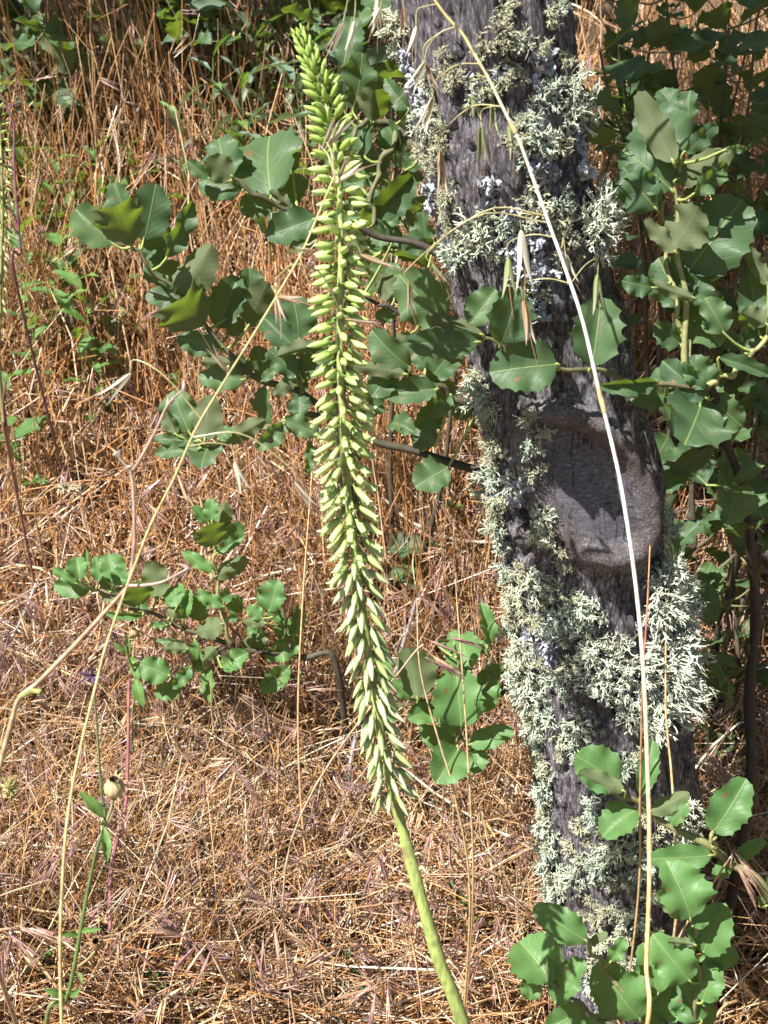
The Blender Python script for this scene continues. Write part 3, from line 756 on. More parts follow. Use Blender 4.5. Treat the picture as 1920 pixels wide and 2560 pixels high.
bp = P(1740, 2640, .70)
sp = empty('oak_sprout', (bp[0], bp[1], 0), 'bright green oak sprout crowding the foot of the trunk', 'oak sprout')
s10 = Sprig(OAKB, sp, 10)
bpt = [bp[0], bp[1] + .01, -.01]
s10.stem(pl(ZF, [(1140, 1640), (1155, 1680), (1170, 1850), (1175, 2000), (1165, 2200)], .64, .68) + [bp, bpt], .0011, .002, YG, GT)
s10.stem(pl(ZF, [(610, 1790), (640, 1850), (690, 1910), (800, 2080), (950, 2250)], .64, .68) + [bp, bpt], .0009, .002, YG, GT)
s10.stem(pl(ZF, [(430, 2000), (520, 2070), (650, 2180), (800, 2260), (950, 2330)], .64, .68) + [bp, bpt], .0009, .002, GT, DK)
for a in [(1140, 1670, 1030, 1385, 250, 0), (1130, 1660, 980, 1520, 110, 1, -.006), (1150, 1700, 1230, 1640, 70, 0), (1200, 1850, 1310, 1605, 200, 0), (600, 1780, 345, 1615, 150, 0), (420, 2000, 260, 1790, 270, 0), (610, 1790, 700, 1740, 45, 1),
          (720, 1890, 790, 1770, 75, 0), (400, 2030, 400, 1870, 50, 1, -.006), (430, 2110, 570, 1890, 140, 0, -.004), (590, 2130, 400, 2230, 150, 0), (880, 2190, 680, 1920, 270, 0, -.004), (970, 2060, 900, 1810, 150, 0, .004), (1140, 1990, 960, 1770, 200, 0),
          (1170, 1800, 1030, 1780, 45, 1), (1200, 2200, 1090, 2000, 165, 0, -.004), (1200, 2100, 1270, 1900, 140, 0), (1000, 2200, 1040, 2010, 150, 0, .006), (1180, 1880, 1380, 1850, 120, 0, .01), (700, 2220, 560, 2280, 150, 0), (1250, 2230, 1150, 2130, 160, 0, .01),
          (900, 2230, 960, 2120, 140, 0, .01), (320, 1950, 300, 2080, 110, 0, .01)]:
    s10.leaf(ZF, *a)
s10.build('stem')

# ------------------------------------------------------------------ navelwort flower spikes
def revolve(prof, sides=10, ridges=5, amp=.06):
    """closed spindle along +Z from (z, r) pairs, lightly ribbed"""
    a = np.arange(sides) / sides * 2 * np.pi
    z = np.array([p[0] for p in prof]); r = np.array([p[1] for p in prof])
    rr_ = r[:, None] * (1 + amp * np.cos(ridges * a))[None]
    V = np.stack([rr_ * np.cos(a), rr_ * np.sin(a), np.broadcast_to(z[:, None], rr_.shape)], -1).reshape(-1, 3)
    S = len(prof); s = np.arange(S - 1)[:, None] * sides; k = np.arange(sides)[None]; k2 = (k + 1) % sides
    return V, np.stack([s + k, s + k2, s + sides + k2, s + sides + k], -1).reshape(-1, 4), z
def flower_mesh(kind, c0, c1, seed):
    r = random.Random(seed); g = Geo()
    f = lambda z: np.clip(z, 0, 1)[:, None]
    if kind == 'bud':
        prof = [(0, .03), (.05, .11), (.2, .17), (.45, .195), (.68, .165), (.85, .10), (.96, .035), (1.0, .006)]
    elif kind == 'open':
        prof = [(0, .03), (.05, .10), (.2, .15), (.5, .175), (.75, .165), (.88, .14), (.93, .15)]
    else:
        prof = [(0, .03), (.06, .10), (.25, .145), (.45, .165), (.65, .13), (.82, .085), (.94, .045), (1.02, .008)]
    V, Q, z = revolve(prof, 10, 5, .05 if kind != 'spent' else .13)
    zz = np.repeat(z, 10)[:, None]
    C = np.asarray(c0)[None] * (1 - f(zz[:, 0])) + np.asarray(c1)[None] * f(zz[:, 0])
    g.add(V, Q, C)
    if kind == 'open':                       # five pointed lobes flare from the mouth
        for k in range(5):
            a = k / 5 * 2 * math.pi + .3
            u = np.array([math.cos(a), math.sin(a), 0]); t = np.array([-math.sin(a), math.cos(a), 0])
            p0 = u * .15 + np.array([0, 0, .92]); p1 = u * .19 + np.array([0, 0, 1.0]); p2 = u * .29 + np.array([0, 0, 1.04])
            V = [p0 - t * .085, p0 + t * .085, p1 + t * .06, p1 - t * .06, p2 + t * .008, p2 - t * .008]
            g.add(V, [[0, 1, 2, 3], [3, 2, 4, 5]], np.asarray(c1) * 1.1)
    for k in range(5):                       # calyx
        a = k / 5 * 2 * math.pi
        u = np.array([math.cos(a), math.sin(a), 0]); t = np.array([-math.sin(a), math.cos(a), 0])
        V = [-t * .05 + u * .07, t * .05 + u * .07, t * .04 + u * .15 + np.array([0, 0, .09]), -t * .04 + u * .15 + np.array([0, 0, .09]), u * .175 + t * .004 + np.array([0, 0, .22]), u * .175 - t * .004 + np.array([0, 0, .22])]
        g.add(V, [[0, 1, 2, 3], [3, 2, 4, 5]], np.asarray(c0) * .75)
    g.tube([[0, 0, -.22], [.01, 0, -.1], [0, 0, .03]], [.035, .035, .045], 5, np.asarray(c0) * .8)
    return g.mesh('flower_' + kind, M_FLOWER)
B0, B1 = (.32, .43, .07), (.60, .72, .22)
FB = [flower_mesh('bud', B0, B1, k) for k in range(2)]
FM = [flower_mesh('bud', (.38, .49, .12), (.70, .78, .35), 3), flower_mesh('bud', (.36, .47, .11), (.66, .75, .30), 4)]
FO = [flower_mesh('open', (.40, .48, .14), (.68, .73, .36), 5), flower_mesh('open', (.37, .46, .12), (.63, .70, .32), 6)]
FS = [flower_mesh('spent', (.46, .52, .21), (.68, .71, .40), 7), flower_mesh('spent', (.40, .48, .17), (.66, .69, .35), 8), flower_mesh('spent', (.50, .53, .27), (.72, .72, .48), 9)]

def frame_at(pts, k):
    t = pts[min(k + 1, len(pts) - 1)] - pts[max(k - 1, 0)]
    return norm(t)
def spike(root, path, n, t_end, len_px, seed, scale=1.0):
    """path top -> bottom; flowers on the first t_end of it"""
    r = random.Random(seed); tiny = []
    NP = 240
    c = spline(path, NP)
    s = np.concatenate([[0], np.cumsum(np.linalg.norm(np.diff(c, axis=0), axis=1))]); tot = s[-1]
    for k in range(n):
        u = (k + .5) / n
        t = u ** 1.25 * t_end                       # buds crowd toward the tip
        i = int(np.searchsorted(s, t * tot)); i = min(i, NP - 2)
        ax = -frame_at(c, i)                       # toward the tip
        e = norm(np.cross(ax, np.array([0, 1, .2]))); e_ = np.cross(ax, e)
        a = k * 2.39996 + r.uniform(-.25, .25)
        out = math.cos(a) * e + math.sin(a) * e_
        uu = t / t_end
        el = np.interp(uu, [0, .04, .09, .16, .25, .4, .5, .62, .72, .85, 1], [80, 60, 40, 14, -2, -18, -28, -38, -52, -55, -48]) + r.uniform(-9, 9)
        L = np.interp(uu, [0, .03, .08, .15, .25, .4, .6, .8, 1], [.0040, .0056, .0070, .0082, .0090, .0094, .0097, .0100, .0098]) * r.uniform(.88, 1.1) * scale
        d = norm(math.cos(R(el)) * out + math.sin(R(el)) * np.where(el > 0, 1, 1) * ax)
        fam = FB if uu < .17 else FM if uu < .47 + r.uniform(-.03, .03) else FO if uu < .66 + r.uniform(-.04, .04) else FS
        rad = np.interp(uu, [0, .1, .3, 1], [.0010, .0016, .0020, .0024]) * scale
        p = c[i] + out * (rad + L * .2)
        M = Matrix.Translation(Vector(p)) @ Vector(d).to_track_quat('Z', 'Y').to_matrix().to_4x4() @ Matrix.Rotation(r.uniform(0, 6.28), 4, 'Z') @ Matrix.Diagonal((L * r.uniform(.72, .95), L * r.uniform(.72, .95), L, 1))
        if uu < .17: tiny.append((r.choice(fam), M))
        else: obj('flower', r.choice(fam), root, M)
    g = Geo()
    for me, M in tiny:
        nv = len(me.vertices); V = np.zeros(nv * 3); me.vertices.foreach_get('co', V); V = V.reshape(-1, 3)
        Q = np.zeros(len(me.loops), int); me.loops.foreach_get('vertex_index', Q)
        C = np.zeros(nv * 4); me.color_attributes['tint'].data.foreach_get('color', C)
        A = np.array(M); g.add(V @ A[:3, :3].T + A[:3, 3], Q.reshape(-1, 4), C.reshape(-1, 4)[:, :3] * r.uniform(.9, 1.1))
    bc = obj('tip_buds', g.mesh('tip_buds', M_FLOWER), root); bc['kind'] = 'stuff'
    return c
SP = [(748, 82, .505), (775, 150, .505), (810, 231, .505), (839, 382, .505), (852, 555, .505), (850, 741, .505), (851, 926, .505), (859, 1076, .505), (868, 1215, .508), (885, 1366, .51), (908, 1539, .515), (932, 1713, .52),
      (955, 1852, .522), (984, 1990, .525), (1018, 2118, .53), (1059, 2268, .535), (1100, 2407, .54), (1157, 2560, .548)]
pth = [P(*a) for a in SP]
low = pth[-1]; dn = norm(pth[-1] - pth[-2])
pth += [low + dn * .10 + np.array([0, 0, -.02]), np.array([low[0] + .055, low[1] + .03, .0]), np.array([low[0] + .06, low[1] + .03, -.02])]
nav = empty('navelwort_spike', (pth[-2][0], pth[-2][1], 0), 'tall leaning navelwort spike of packed yellow-green bell flowers', 'flower spike')
cfull = spline(pth, 260)
stot = np.concatenate([[0], np.cumsum(np.linalg.norm(np.diff(cfull, axis=0), axis=1))])
iend = np.argmin(np.linalg.norm(cfull - P(982, 1985, .525), axis=1))
spike(nav, pth, 392, stot[iend] / stot[-1], 60, 11)
k = np.linspace(0, 1, 260)
g = Geo()
rad = np.interp(stot / stot[-1], [0, .05, .2, .42, .5, .62, 1], [.0006, .0011, .0015, .0020, .0028, .0034, .0042]) * (1 + .05 * np.sin(k * 90))
gc = np.array([.34, .42, .12])[None] * np.ones((260, 1))
lo = sstep(.55, .75, stot / stot[-1])[:, None]
gc = gc * (1 - lo) + np.array([.11, .098, .06])[None] * lo
gc *= (1 + .12 * rng.normal(size=(260, 1)))
g.tube(cfull, rad, 12, np.repeat(gc, 12, 0))
def mat_nstem():
    nt = NT('navelwort_stem')
    a = nt.n('Attribute', attribute_name='tint'); tc = nt.n('TexCoord')
    mp = nt.n('Mapping'); mp.inputs['Scale'].default_value = (1, 1, .12); mp.inputs['Rotation'].default_value = (0, R(-25), 0); nt.l(tc.outputs['Object'], mp.inputs[0])
    n1 = nt.noise(mp.outputs[0], 600, 4); n2 = nt.noise(tc.outputs['Object'], 70, 4)
    c = nt.mix(1.0, a.outputs['Color'], nt.ramp(n1, [(.3, (.6, .6, .6)), (.7, (1.35, 1.3, 1.3))]), 'MULTIPLY')
    c = nt.mix(nt.ramp(n2, [(.58, (0, 0, 0)), (.68, (.65,) * 3)]), c, (.20, .10, .075))
    c = nt.mix(nt.ramp(n1, [(.70, (0, 0, 0)), (.78, (.7,) * 3)]), c, (.50, .47, .38))
    set_col(nt, c); nt.b.inputs['Roughness'].default_value = .5; nt.bump(n1, .4, .0006)
    return nt.m
M_NSTEM = mat_nstem()
st = obj('stem', g.mesh('stem', M_NSTEM), nav)
# dry bract scraps on the bare stem
for (px, py, a, L) in [(985, 2075, .4, .005), (1000, 2080, 2.6, .004), (1040, 2235, 3.0, .009), (1062, 2170, .3, .006), (1085, 2330, 3.4, .005), (1145, 2425, .2, .006), (965, 2020, 3.2, .005), (992, 2030, .1, .004), (1012, 2110, 2.9, .006), (1030, 2140, .2, .004), (975, 1990, 3.1, .005), (1110, 2440, 3.2, .004)]:
    i = np.argmin(np.linalg.norm(cfull - P(px, py, .53), axis=1)); p = cfull[i]; ax = -frame_at(cfull, i)
    o_ = norm(math.cos(a) * RI + math.sin(a) * np.array([0, -1, 0])); r0 = rad[i] * .9
    g = Geo()
    pts = spline([p + o_ * r0, p + o_ * (r0 + L * .35) + ax * L * .25, p + o_ * (r0 + L * .6) + ax * L * random.uniform(-.3, .8), p + o_ * (r0 + L * .8) + ax * L * random.uniform(-.5, .9)], 9)
    g.tube(pts, np.linspace(.0011, .0003, 9) , 4, (.55, .45, .27), .25)
    obj('dry_bract', g.mesh('dry_bract', M_STRAW), nav)
pb = [P(-8, 190, 1.05), P(-2, 300, 1.05), P(4, 420, 1.05), P(6, 560, 1.06), P(0, 760, 1.07), P(4, 1000, 1.08)]
lowb = pb[-1]; pb += [np.array([lowb[0], lowb[1] + .02, float(gz(lowb[0], lowb[1])) - .01])]
nav2 = empty('navelwort_spike', (pb[-1][0], pb[-1][1], pb[-1][2] + .01), 'slim pale navelwort spike in seed standing in the straw beside a purple stem', 'flower spike')
c2 = spike(nav2, pb, 110, .42, 40, 5, .8)
g = Geo(); g.tube(c2, np.linspace(.0008, .0026, 240), 8, (.30, .32, .12)); obj('stem', g.mesh('stem', M_NSTEM), nav2)

# ------------------------------------------------------------------ wild oats
def glume_mesh(seed, c0, c1):
    """one papery boat-shaped glume along +Z, open toward +X"""
    r = random.Random(seed); rows, cols = 12, 5
    z = np.linspace(0, 1, rows); wd = .125 * np.sin(np.pi * z ** .75) ** .8 * (1 - .35 * z) + .004
    a = np.linspace(-1.25, 1.25, cols)
    X = -np.cos(a)[None] * wd[:, None] * .7 + .05 * np.sin(np.pi * z)[:, None]; Y = np.sin(a)[None] * wd[:, None]
    V = np.stack([X, Y, z[:, None] * np.ones_like(X)], -1).reshape(-1, 3)
    i = (np.arange(rows - 1)[:, None] * cols + np.arange(cols - 1)[None]).ravel()
    C = np.asarray(c0)[None] + (np.asarray(c1) - np.asarray(c0))[None] * np.repeat(z, cols)[:, None]
    C = C * (1 + .1 * np.tile(np.array([1, -1, 1, -1, 1]), rows))[:, None]
    return make_mesh('glume', V, np.stack([i, i + 1, i + cols + 1, i + cols], -1), C, mats=(M_GLUME,))
GLP = [glume_mesh(1, (.70, .64, .46), (.80, .78, .68)), glume_mesh(2, (.66, .56, .36), (.78, .73, .62))]
GLG = [glume_mesh(3, (.28, .36, .12), (.50, .50, .34)), glume_mesh(4, (.24, .33, .11), (.45, .46, .30))]
GLT = [glume_mesh(5, (.46, .28, .14), (.60, .48, .36)), glume_mesh(6, (.50, .34, .18), (.66, .58, .48))]
orr = random.Random(21)
def oat_spikelet(root, b, t, fam, stem_pts, open_=.16, npair=2):
    B, T = np.array(b), np.array(t); L = np.linalg.norm(T - B); d = (T - B) / L
    holder = Geo()
    q = stem_pts[np.argmin(np.linalg.norm(stem_pts - B, axis=1))]
    up = np.array([0, 0, .25 * np.linalg.norm(q - B)])
    holder.tube(spline([q, (q + B) / 2 + up, B + np.array([0, 0, .004]) - d * .002, B + d * .001], 14), np.linspace(.00035, .00022, 14), 4, (.45, .40, .18))
    holder.tube(spline([B + d * L * .1, B + d * L * .7, T + d * L * .5 + norm(np.cross(d, FW)) * L * orr.uniform(-.2, .2)], 8), np.linspace(.0004, .0001, 8), 3, (.30, .17, .08))
    sp_ = obj('spikelet', holder.mesh('spikelet', M_STRAW), root)
    for k in range(npair):
        side = (-1) ** k
        x = norm(np.cross(d, FW)) * side
        dd = norm(d + x * open_ * orr.uniform(.6, 1.2))
        y = np.cross(dd, x); x2 = np.cross(y, dd)
        M = Matrix(((x2[0] * L, y[0] * L, dd[0] * L, B[0]), (x2[1] * L, y[1] * L, dd[1] * L, B[1]), (x2[2] * L, y[2] * L, dd[2] * L, B[2]), (0, 0, 0, 1)))
        # glume curved side outward
        M = M @ Matrix.Rotation(math.pi + orr.uniform(-.6, .6), 4, 'Z')
        obj('glume', orr.choice(fam), sp_, M)
def stalk(root, pts, r0, r1, cols, n=90, sides=8, name='stem', mat=None, ret=True):
    c = spline(pts, n); k = np.linspace(0, 1, n)
    cc = np.stack([np.interp(k, np.linspace(0, 1, len(cols)), [q[i] for q in cols]) for i in range(3)], -1)
    g = Geo(); g.tube(c, r0 + (r1 - r0) * k, sides, np.repeat(cc, sides, 0))
    obj(name, g.mesh(name, mat or M_STRAW), root)
    return c

OP = [(1040, -60), (1086, 0), (1116, 41), (1157, 86), (1183, 131), (1220, 194), (1261, 277), (1299, 355), (1336, 456), (1373, 560), (1411, 665), (1456, 800), (1499, 983), (1543, 1166), (1567, 1301), (1588, 1451), (1603, 1600), (1612, 1740), (1618, 1900), (1623, 2060), (1623, 2219), (1616, 2411), (1612, 2600)]
op3 = [P(x, y, .49 + .03 * i / len(OP)) for i, (x, y) in enumerate(OP)]
e_ = op3[-1]; op3 += [np.array([e_[0] - .004, e_[1] + .03, e_[2] * .4]), np.array([e_[0] - .006, e_[1] + .05, -.01])]
oat = empty('wild_oat', (op3[-1][0], op3[-1][1], 0), 'long pale straw oat stalk arching in front of the trunk, with drooping spikelets', 'wild oat')
oc = stalk(oat, op3, .00055, .00105, [(.55, .45, .17), (.62, .52, .24), (.72, .68, .50), (.80, .78, .70), (.82, .80, .74), (.74, .60, .38), (.68, .50, .20), (.5, .36, .14)], 140)
for i in (38, 70, 112):                      # nodes on the culm
    g = Geo(); g.tube(oc[i - 1:i + 2], [.0009, .00125, .00105], 8, (.50, .40, .20)); obj('node', g.mesh('node', M_STRAW), oat)
def zp(zm, x, y, d): return P(*zm(x, y), d)
for (bx, by, tx, ty, fam, dd) in [(185, 45, 195, 250, GLT, .50), (270, 170, 235, 380, GLP, .50), (330, 410, 210, 620, GLP, .50), (330, 412, 400, 600, GLT, .502), (385, 640, 290, 890, GLP, .505), (10, -20, 15, 230, GLP, .50), (640, 620, 680, 860, GLG, .51),
                                (705, 840, 712, 1130, GLG, .51), (775, 660, 785, 900, GLG, .515), (885, 830, 935, 1070, GLG, .515), (430, 1000, 452, 1330, GLT, .52), (970, 1530, 1010, 1950, GLP, .505), (885, 1720, 895, 2000, GLG, .51), (1260, 1680, 1325, 1900, GLP, .51), (1480, 1830, 1500, 2110, GLG, .52)]:
    oat_spikelet(oat, zp(ZK, bx, by, dd), zp(ZK, tx, ty, dd), fam, oc[:70])
for (bx, by, tx, ty, fam) in [(1100, 970, 1150, 1260, GLT), (400, 870, 412, 1080, GLT), (540, 760, 640, 910, GLG)]:
    oat_spikelet(oat, zp(ZC, bx, by, .51), zp(ZC, tx, ty, .51), fam, oc[:70])
ZE2 = Zm(640, 60, 4.0975)
oat3p = [P(1000, -140, .47), P(960, -90, .47), P(930, -40, .47)]
op2 = [P(*p, .455) for p in [(836, 440), (799, 529), (753, 634), (703, 721), (641, 825), (566, 945), (491, 1070), (433, 1200), (379, 1307), (335, 1419), (307, 1494), (263, 1622), (241, 1708), (194, 1902), (167, 2062), (154, 2244), (150, 2400), (154, 2560), (160, 2800), (166, 3100)]]
e_ = op2[-1]; op2 += [np.array([e_[0] + .004, e_[1] + .02, e_[2] * .4]), np.array([e_[0] + .008, e_[1] + .04, -.01])]
oat2 = empty('wild_oat', (op2[-1][0], op2[-1][1], 0), 'yellow-tan oat stalk slanting across the straw toward the green flower spike', 'wild oat')
oc2 = stalk(oat2, op2, .00035, .0007, [(.50, .44, .18), (.48, .42, .16), (.52, .44, .18), (.56, .48, .22), (.58, .44, .20), (.55, .36, .12)], 120)
for (bx, by, tx, ty, fam) in [(430, 1570, 240, 1740, GLP), (1000, 1560, 890, 1405, GLP), (1300, 1110, 1450, 1135, GLT), (1300, 1112, 1335, 1275, GLP), (1520, 830, 1400, 830, GLT)]:
    oat_spikelet(oat2, zp(ZA, bx, by, .455), zp(ZA, tx, ty, .45), fam, oc2)
for (bx, by, tx, ty, fam) in [(585, 1155, 615, 1230, GLP), (735, 1205, 787, 1275, GLP)]:
    oat_spikelet(oat2, P(bx, by, .46), P(tx, ty, .46), fam, oc2)
op4 = [P(*p, .46) for p in [(870, 330), (905, 470), (1010, 640), (1120, 900)]]
for (bx, by, tx, ty, fam) in [(680, 1310, 820, 965, GLP), (740, 1250, 970, 950, GLP), (800, 1640, 1110, 1450, GLP), (850, 1600, 940, 1360, GLP)]:
    oat_spikelet(oat2, zp(ZE, bx, by, .46), zp(ZE, tx, ty, .455), fam, oc2[:14], .1)
Z7 = Zm(700, 600, 4.4235)
for (bx, by, tx, ty) in [(880, 160, 1270, 310), (720, 880, 1080, 925), (0, 610, 260, 690)]:
    oat_spikelet(oat2, zp(Z7, bx, by, .47), zp(Z7, tx, ty, .47), GLT, oc2[:14], .05)
# third oat, entering from above between the spike and the trunk
op5 = [P(1010, -330, .46), P(985, -180, .46), P(960, -90, .46), P(925, -60, .46), P(890, -40, .46)]
b5 = [op5[0] + np.array([.05, .0, -.02]), np.array([op5[0][0] + .10, op5[0][1] - .02, .35]), np.array([op5[0][0] + .12, op5[0][1] - .02, -.01])]
oat3 = empty('wild_oat', (b5[-1][0], b5[-1][1], 0), 'bleached oat with spikelets dangling beside the top of the green spike', 'wild oat')
oc3 = spline(op5, 40)
g = Geo(); g.tube(oc3, np.linspace(.0008, .0005, 40), 6, (.6, .5, .25)); obj('stem', g.mesh('stem', M_STRAW), oat3)
hold = spline([op5[0]] + [op5[0] + np.array([.16, .06, .05]), np.array([op5[0][0] + .34, op5[0][1] + .02, .35]), np.array([op5[0][0] + .36, op5[0][1], -.01])], 60)
g = Geo(); g.tube(hold, np.linspace(.0008, .0016, 60), 6, (.6, .48, .22)); obj('stem', g.mesh('stem', M_STRAW), oat3)
oat3.location = (float(hold[-1][0]), float(hold[-1][1]), 0.0)
for ch in oat3.children: ch.location = -oat3.location
for (bx, by, tx, ty) in [(900, -10, 740, 270), (1010, -40, 940, 290), (1280, -180, 1180, 60)]:
    oat_spikelet(oat3, zp(ZE, bx, by, .465), zp(ZE, tx, ty, .465), GLP, oc3, .14)

# ------------------------------------------------------------------ other named stems
def ground_end(p, dx=0.0, dy=.05): return np.array([p[0] + dx, p[1] + dy, float(gz(p[0] + dx, p[1] + dy)) - .01])
# forked pinkish stem
pp = [P(*ZH(890, 1560), .46), P(203, 1595, .46), P(97, 1704, .46), P(50, 1743, .46), P(30, 1800, .465), P(-10, 1960, .47), P(-60, 2250, .49)]
pp.append(ground_end(pp[-1], -.02, .12))
fk = empty('forked_stem', (pp[-1][0], pp[-1][1], pp[-1][2] + .01), 'pinkish-brown dry stem forking into three bare thin arms', 'dry stem')
stalk(fk, pp, .0008, .0011, [(.48, .30, .20), (.52, .33, .20), (.50, .40, .22), (.44, .30, .18), (.35, .22, .12)], 70)
for pts in ([(890, 1560), (925, 1300), (925, 1000), (905, 780), (860, 720), (800, 650)], [(905, 780), (960, 700), (1080, 480), (1160, 310), (1270, 200)], [(890, 1560), (1000, 1556), (1130, 1530), (1300, 1440)]):
    stalk(fk, pl(ZH, pts, .46, .455), .0008, .0004, [(.40, .24, .18), (.38, .26, .20), (.38, .31, .24)], 40, name='arm')
for (x, y) in [(880, 745), (1160, 310), (1180, 290), (1270, 200), (800, 650), (1170, 1520), (1300, 1440), (830, 680)]:
    g = Geo(); q = P(*ZH(x, y), .457); dq = norm(rng.normal(size=3) + np.array([0, 0, 1.5]))
    g.tube(np.array([q - dq * .0015, q, q + dq * .0015, q + dq * .004]), [.0003, .0009, .0008, .0002], 6, (.36, .28, .22)); obj('calyx', g.mesh('calyx', M_STRAW), fk)
g = Geo(); g.tube(pl(ZL, [(130, 110), (200, 70), (270, 75), (240, 100)], .459, .455), [.0006, .0012, .0011, .0003], 6, (.26, .28, .09), .4); obj('leaf', g.mesh('leaf', M_GREENSTEM), fk)

# campion with ribbed capsules
def capsule(parent, c, r, up, col0, col1):
    V, Q, z = revolve([(-1.0, .10), (-.92, .42), (-.6, .80), (-.15, .98), (.3, .88), (.65, .62), (.85, .44), (.95, .42)], 20, 10, .05)
    g = Geo(); C = np.asarray(col0)[None] + (np.asarray(col1) - np.asarray(col0))[None] * ((np.repeat(z, 20) + 1) / 2)[:, None]
    C = C * (1 - .28 * (np.tile(np.arange(20) % 2, len(z))))[:, None]
    g.add(V, Q, C)
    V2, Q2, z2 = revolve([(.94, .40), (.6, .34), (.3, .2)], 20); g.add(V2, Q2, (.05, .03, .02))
    for k in range(8):
        a = k / 8 * 2 * math.pi; u = np.array([math.cos(a), math.sin(a), 0]); t = np.array([-math.sin(a), math.cos(a), 0])
        V = [u * .42 - t * .13 + [0, 0, .93], u * .42 + t * .13 + [0, 0, .93], u * .62 + t * .07 + [0, 0, 1.22], u * .62 - t * .07 + [0, 0, 1.22], u * .88 + t * .01 + [0, 0, 1.30], u * .88 - t * .01 + [0, 0, 1.30]]
        g.add(np.array(V), [[0, 1, 2, 3], [3, 2, 4, 5]], np.asarray(col1) * .8)
    M = Matrix.Translation(Vector(c)) @ Vector(up).to_track_quat('Z', 'Y').to_matrix().to_4x4() @ Matrix.Diagonal((r, r, r * 1.1, 1))
    return obj('seed_capsule', g.mesh('seed_capsule', M_STRAW), parent, M)
DC = .62
cp = pl(ZL, [(600, 20), (610, 130), (630, 400), (650, 700), (675, 900), (620, 1100), (570, 1330), (520, 1600), (470, 1880), (420, 2060), (300, 2230)], DC - .02, DC + .03)
cp.append(ground_end(cp[-1], -.02, .03))
cmp_ = empty('campion', (cp[-1][0], cp[-1][1], cp[-1][2] + .01), 'campion with a ribbed straw-coloured open seed capsule on a green stem', 'campion')
stalk(cmp_, cp, .0005, .0014, [(.15, .15, .09), (.15, .18, .08), (.12, .18, .055), (.12, .18, .05), (.2, .22, .09)], 70, mat=M_GREENSTEM)
stalk(cmp_, pl(ZL, [(685, 905), (715, 830), (727, 760)], DC, DC - .003), .0008, .0007, [(.3, .3, .14)], 12, 6, 'pedicel', M_GREENSTEM)
capsule(cmp_, P(*ZL(735, 690), DC - .005), 68 / 2.572 / FPX * DC, (.08, -.1, 1), (.62, .52, .28), (.58, .46, .24))
stalk(cmp_, pl(ZL, [(490, 1850), (560, 1800), (615, 1740)], DC + .02, DC + .015), .0008, .0007, [(.3, .26, .12)], 12, 6, 'pedicel', M_GREENSTEM)
capsule(cmp_, P(*ZL(620, 1690), DC + .015), 48 / 2.572 / FPX * DC, (.1, -.5, .8), (.40, .26, .12), (.36, .22, .10))
for (bx, by, tx, ty, wv) in [(690, 890, 510, 715, 80), (665, 940, 690, 1175, 65), (430, 2020, 285, 1990, 60), (450, 2030, 520, 1985, 50), (520, 1620, 650, 1600, 40), (505, 1640, 400, 1640, 45), (420, 2050, 330, 2090, 50), (680, 920, 640, 930, 30), (500, 1880, 530, 1950, 30)]:
    place_leaf(random.choice(LANCE), P(*ZL(bx, by), DC), P(*ZL(tx, ty), DC - .006), wv / 2.572 / FPX * DC, R(random.uniform(-35, 35)), 0, cmp_)
g = Geo()
fc = P(228, 1690, DC - .02)
for k in range(5):
    a = k * 1.2566; u = np.array([math.cos(a), -.3, math.sin(a)])
    g.tube(np.array([fc, fc + u * .002, fc + u * .004, fc + u * .0055]), [.0005, .0014, .0014, .0004], 5, (.17, .10, .17), .3)
obj('petals', g.mesh('petals', M_GREENSTEM), cmp_)
# small campion over the oak sprig
D2 = .93
cp = [P(*ZB(540, 1040), D2 - .02), P(*ZB(560, 1130), D2 - .01), P(*ZB(600, 1240), D2), P(*ZB(590, 1400), D2 + .02), P(330, 1850, D2 + .05)]
cp.append(ground_end(cp[-1], 0, .03))
cm2 = empty('campion', (cp[-1][0], cp[-1][1], cp[-1][2] + .01), 'small campion with an upright tan capsule among low oak sprig leaves', 'campion')
c_ = stalk(cm2, cp, .0009, .0015, [(.25, .34, .12), (.2, .28, .1)], 30, 6, mat=M_GREENSTEM)
stalk(cm2, pl(ZB, [(580, 1180), (585, 1100), (592, 1020)], D2, D2 - .005), .0008, .0007, [(.5, .34, .16)], 12, 6, 'pedicel')
capsule(cm2, P(*ZB(593, 960), D2 - .006), 30 / 2.5136 / FPX * D2, (.02, -.1, 1), (.48, .30, .13), (.55, .38, .2))
for (bx, by, tx, ty, wv) in [(550, 1090, 460, 1022, 40), (560, 1100, 548, 960, 34), (590, 1150, 620, 1250, 70), (600, 1240, 650, 1430, 75), (560, 1130, 620, 1140, 50)]:
    place_leaf(random.choice(LANCE), P(*ZB(bx, by), D2), P(*ZB(tx, ty), D2 - .006), wv / 2.5136 / FPX * D2, R(random.uniform(-25, 25)), 0, cm2)

def simple_stem(name, pts, r0, r1, cols, label, cat, dy=.05, dx=0.0, mat=None):
    pts = list(pts); pts.append(ground_end(pts[-1], dx, dy))
    e = empty(name, (pts[-1][0], pts[-1][1], pts[-1][2] + .01), label, cat)
    c = stalk(e, pts, r0, r1, cols, 60, 6, mat=mat)
    return e, c
e, c = simple_stem('purple_stem', pl(ZT, [(-30, 480), (20, 600), (80, 740), (85, 1000), (110, 1350), (120, 1500), (100, 1700)], .98, .98), .0008, .0014, [(.13, .06, .07), (.16, .07, .08)], 'thin dark purple stem with stubby side twigs beside the slim pale spike', 'weed stem', .1)
for (x0, y0, x1, y1) in [(80, 740, 60, 660), (85, 1010, 30, 960), (110, 1350, 50, 1200), (82, 740, 95, 700), (116, 1400, 70, 1330)]:
    stalk(e, [P(*ZT(x0, y0), .98), P(*ZT(x1, y1), .975)], .0007, .0005, [(.15, .07, .08)], 6, 5, 'twig')
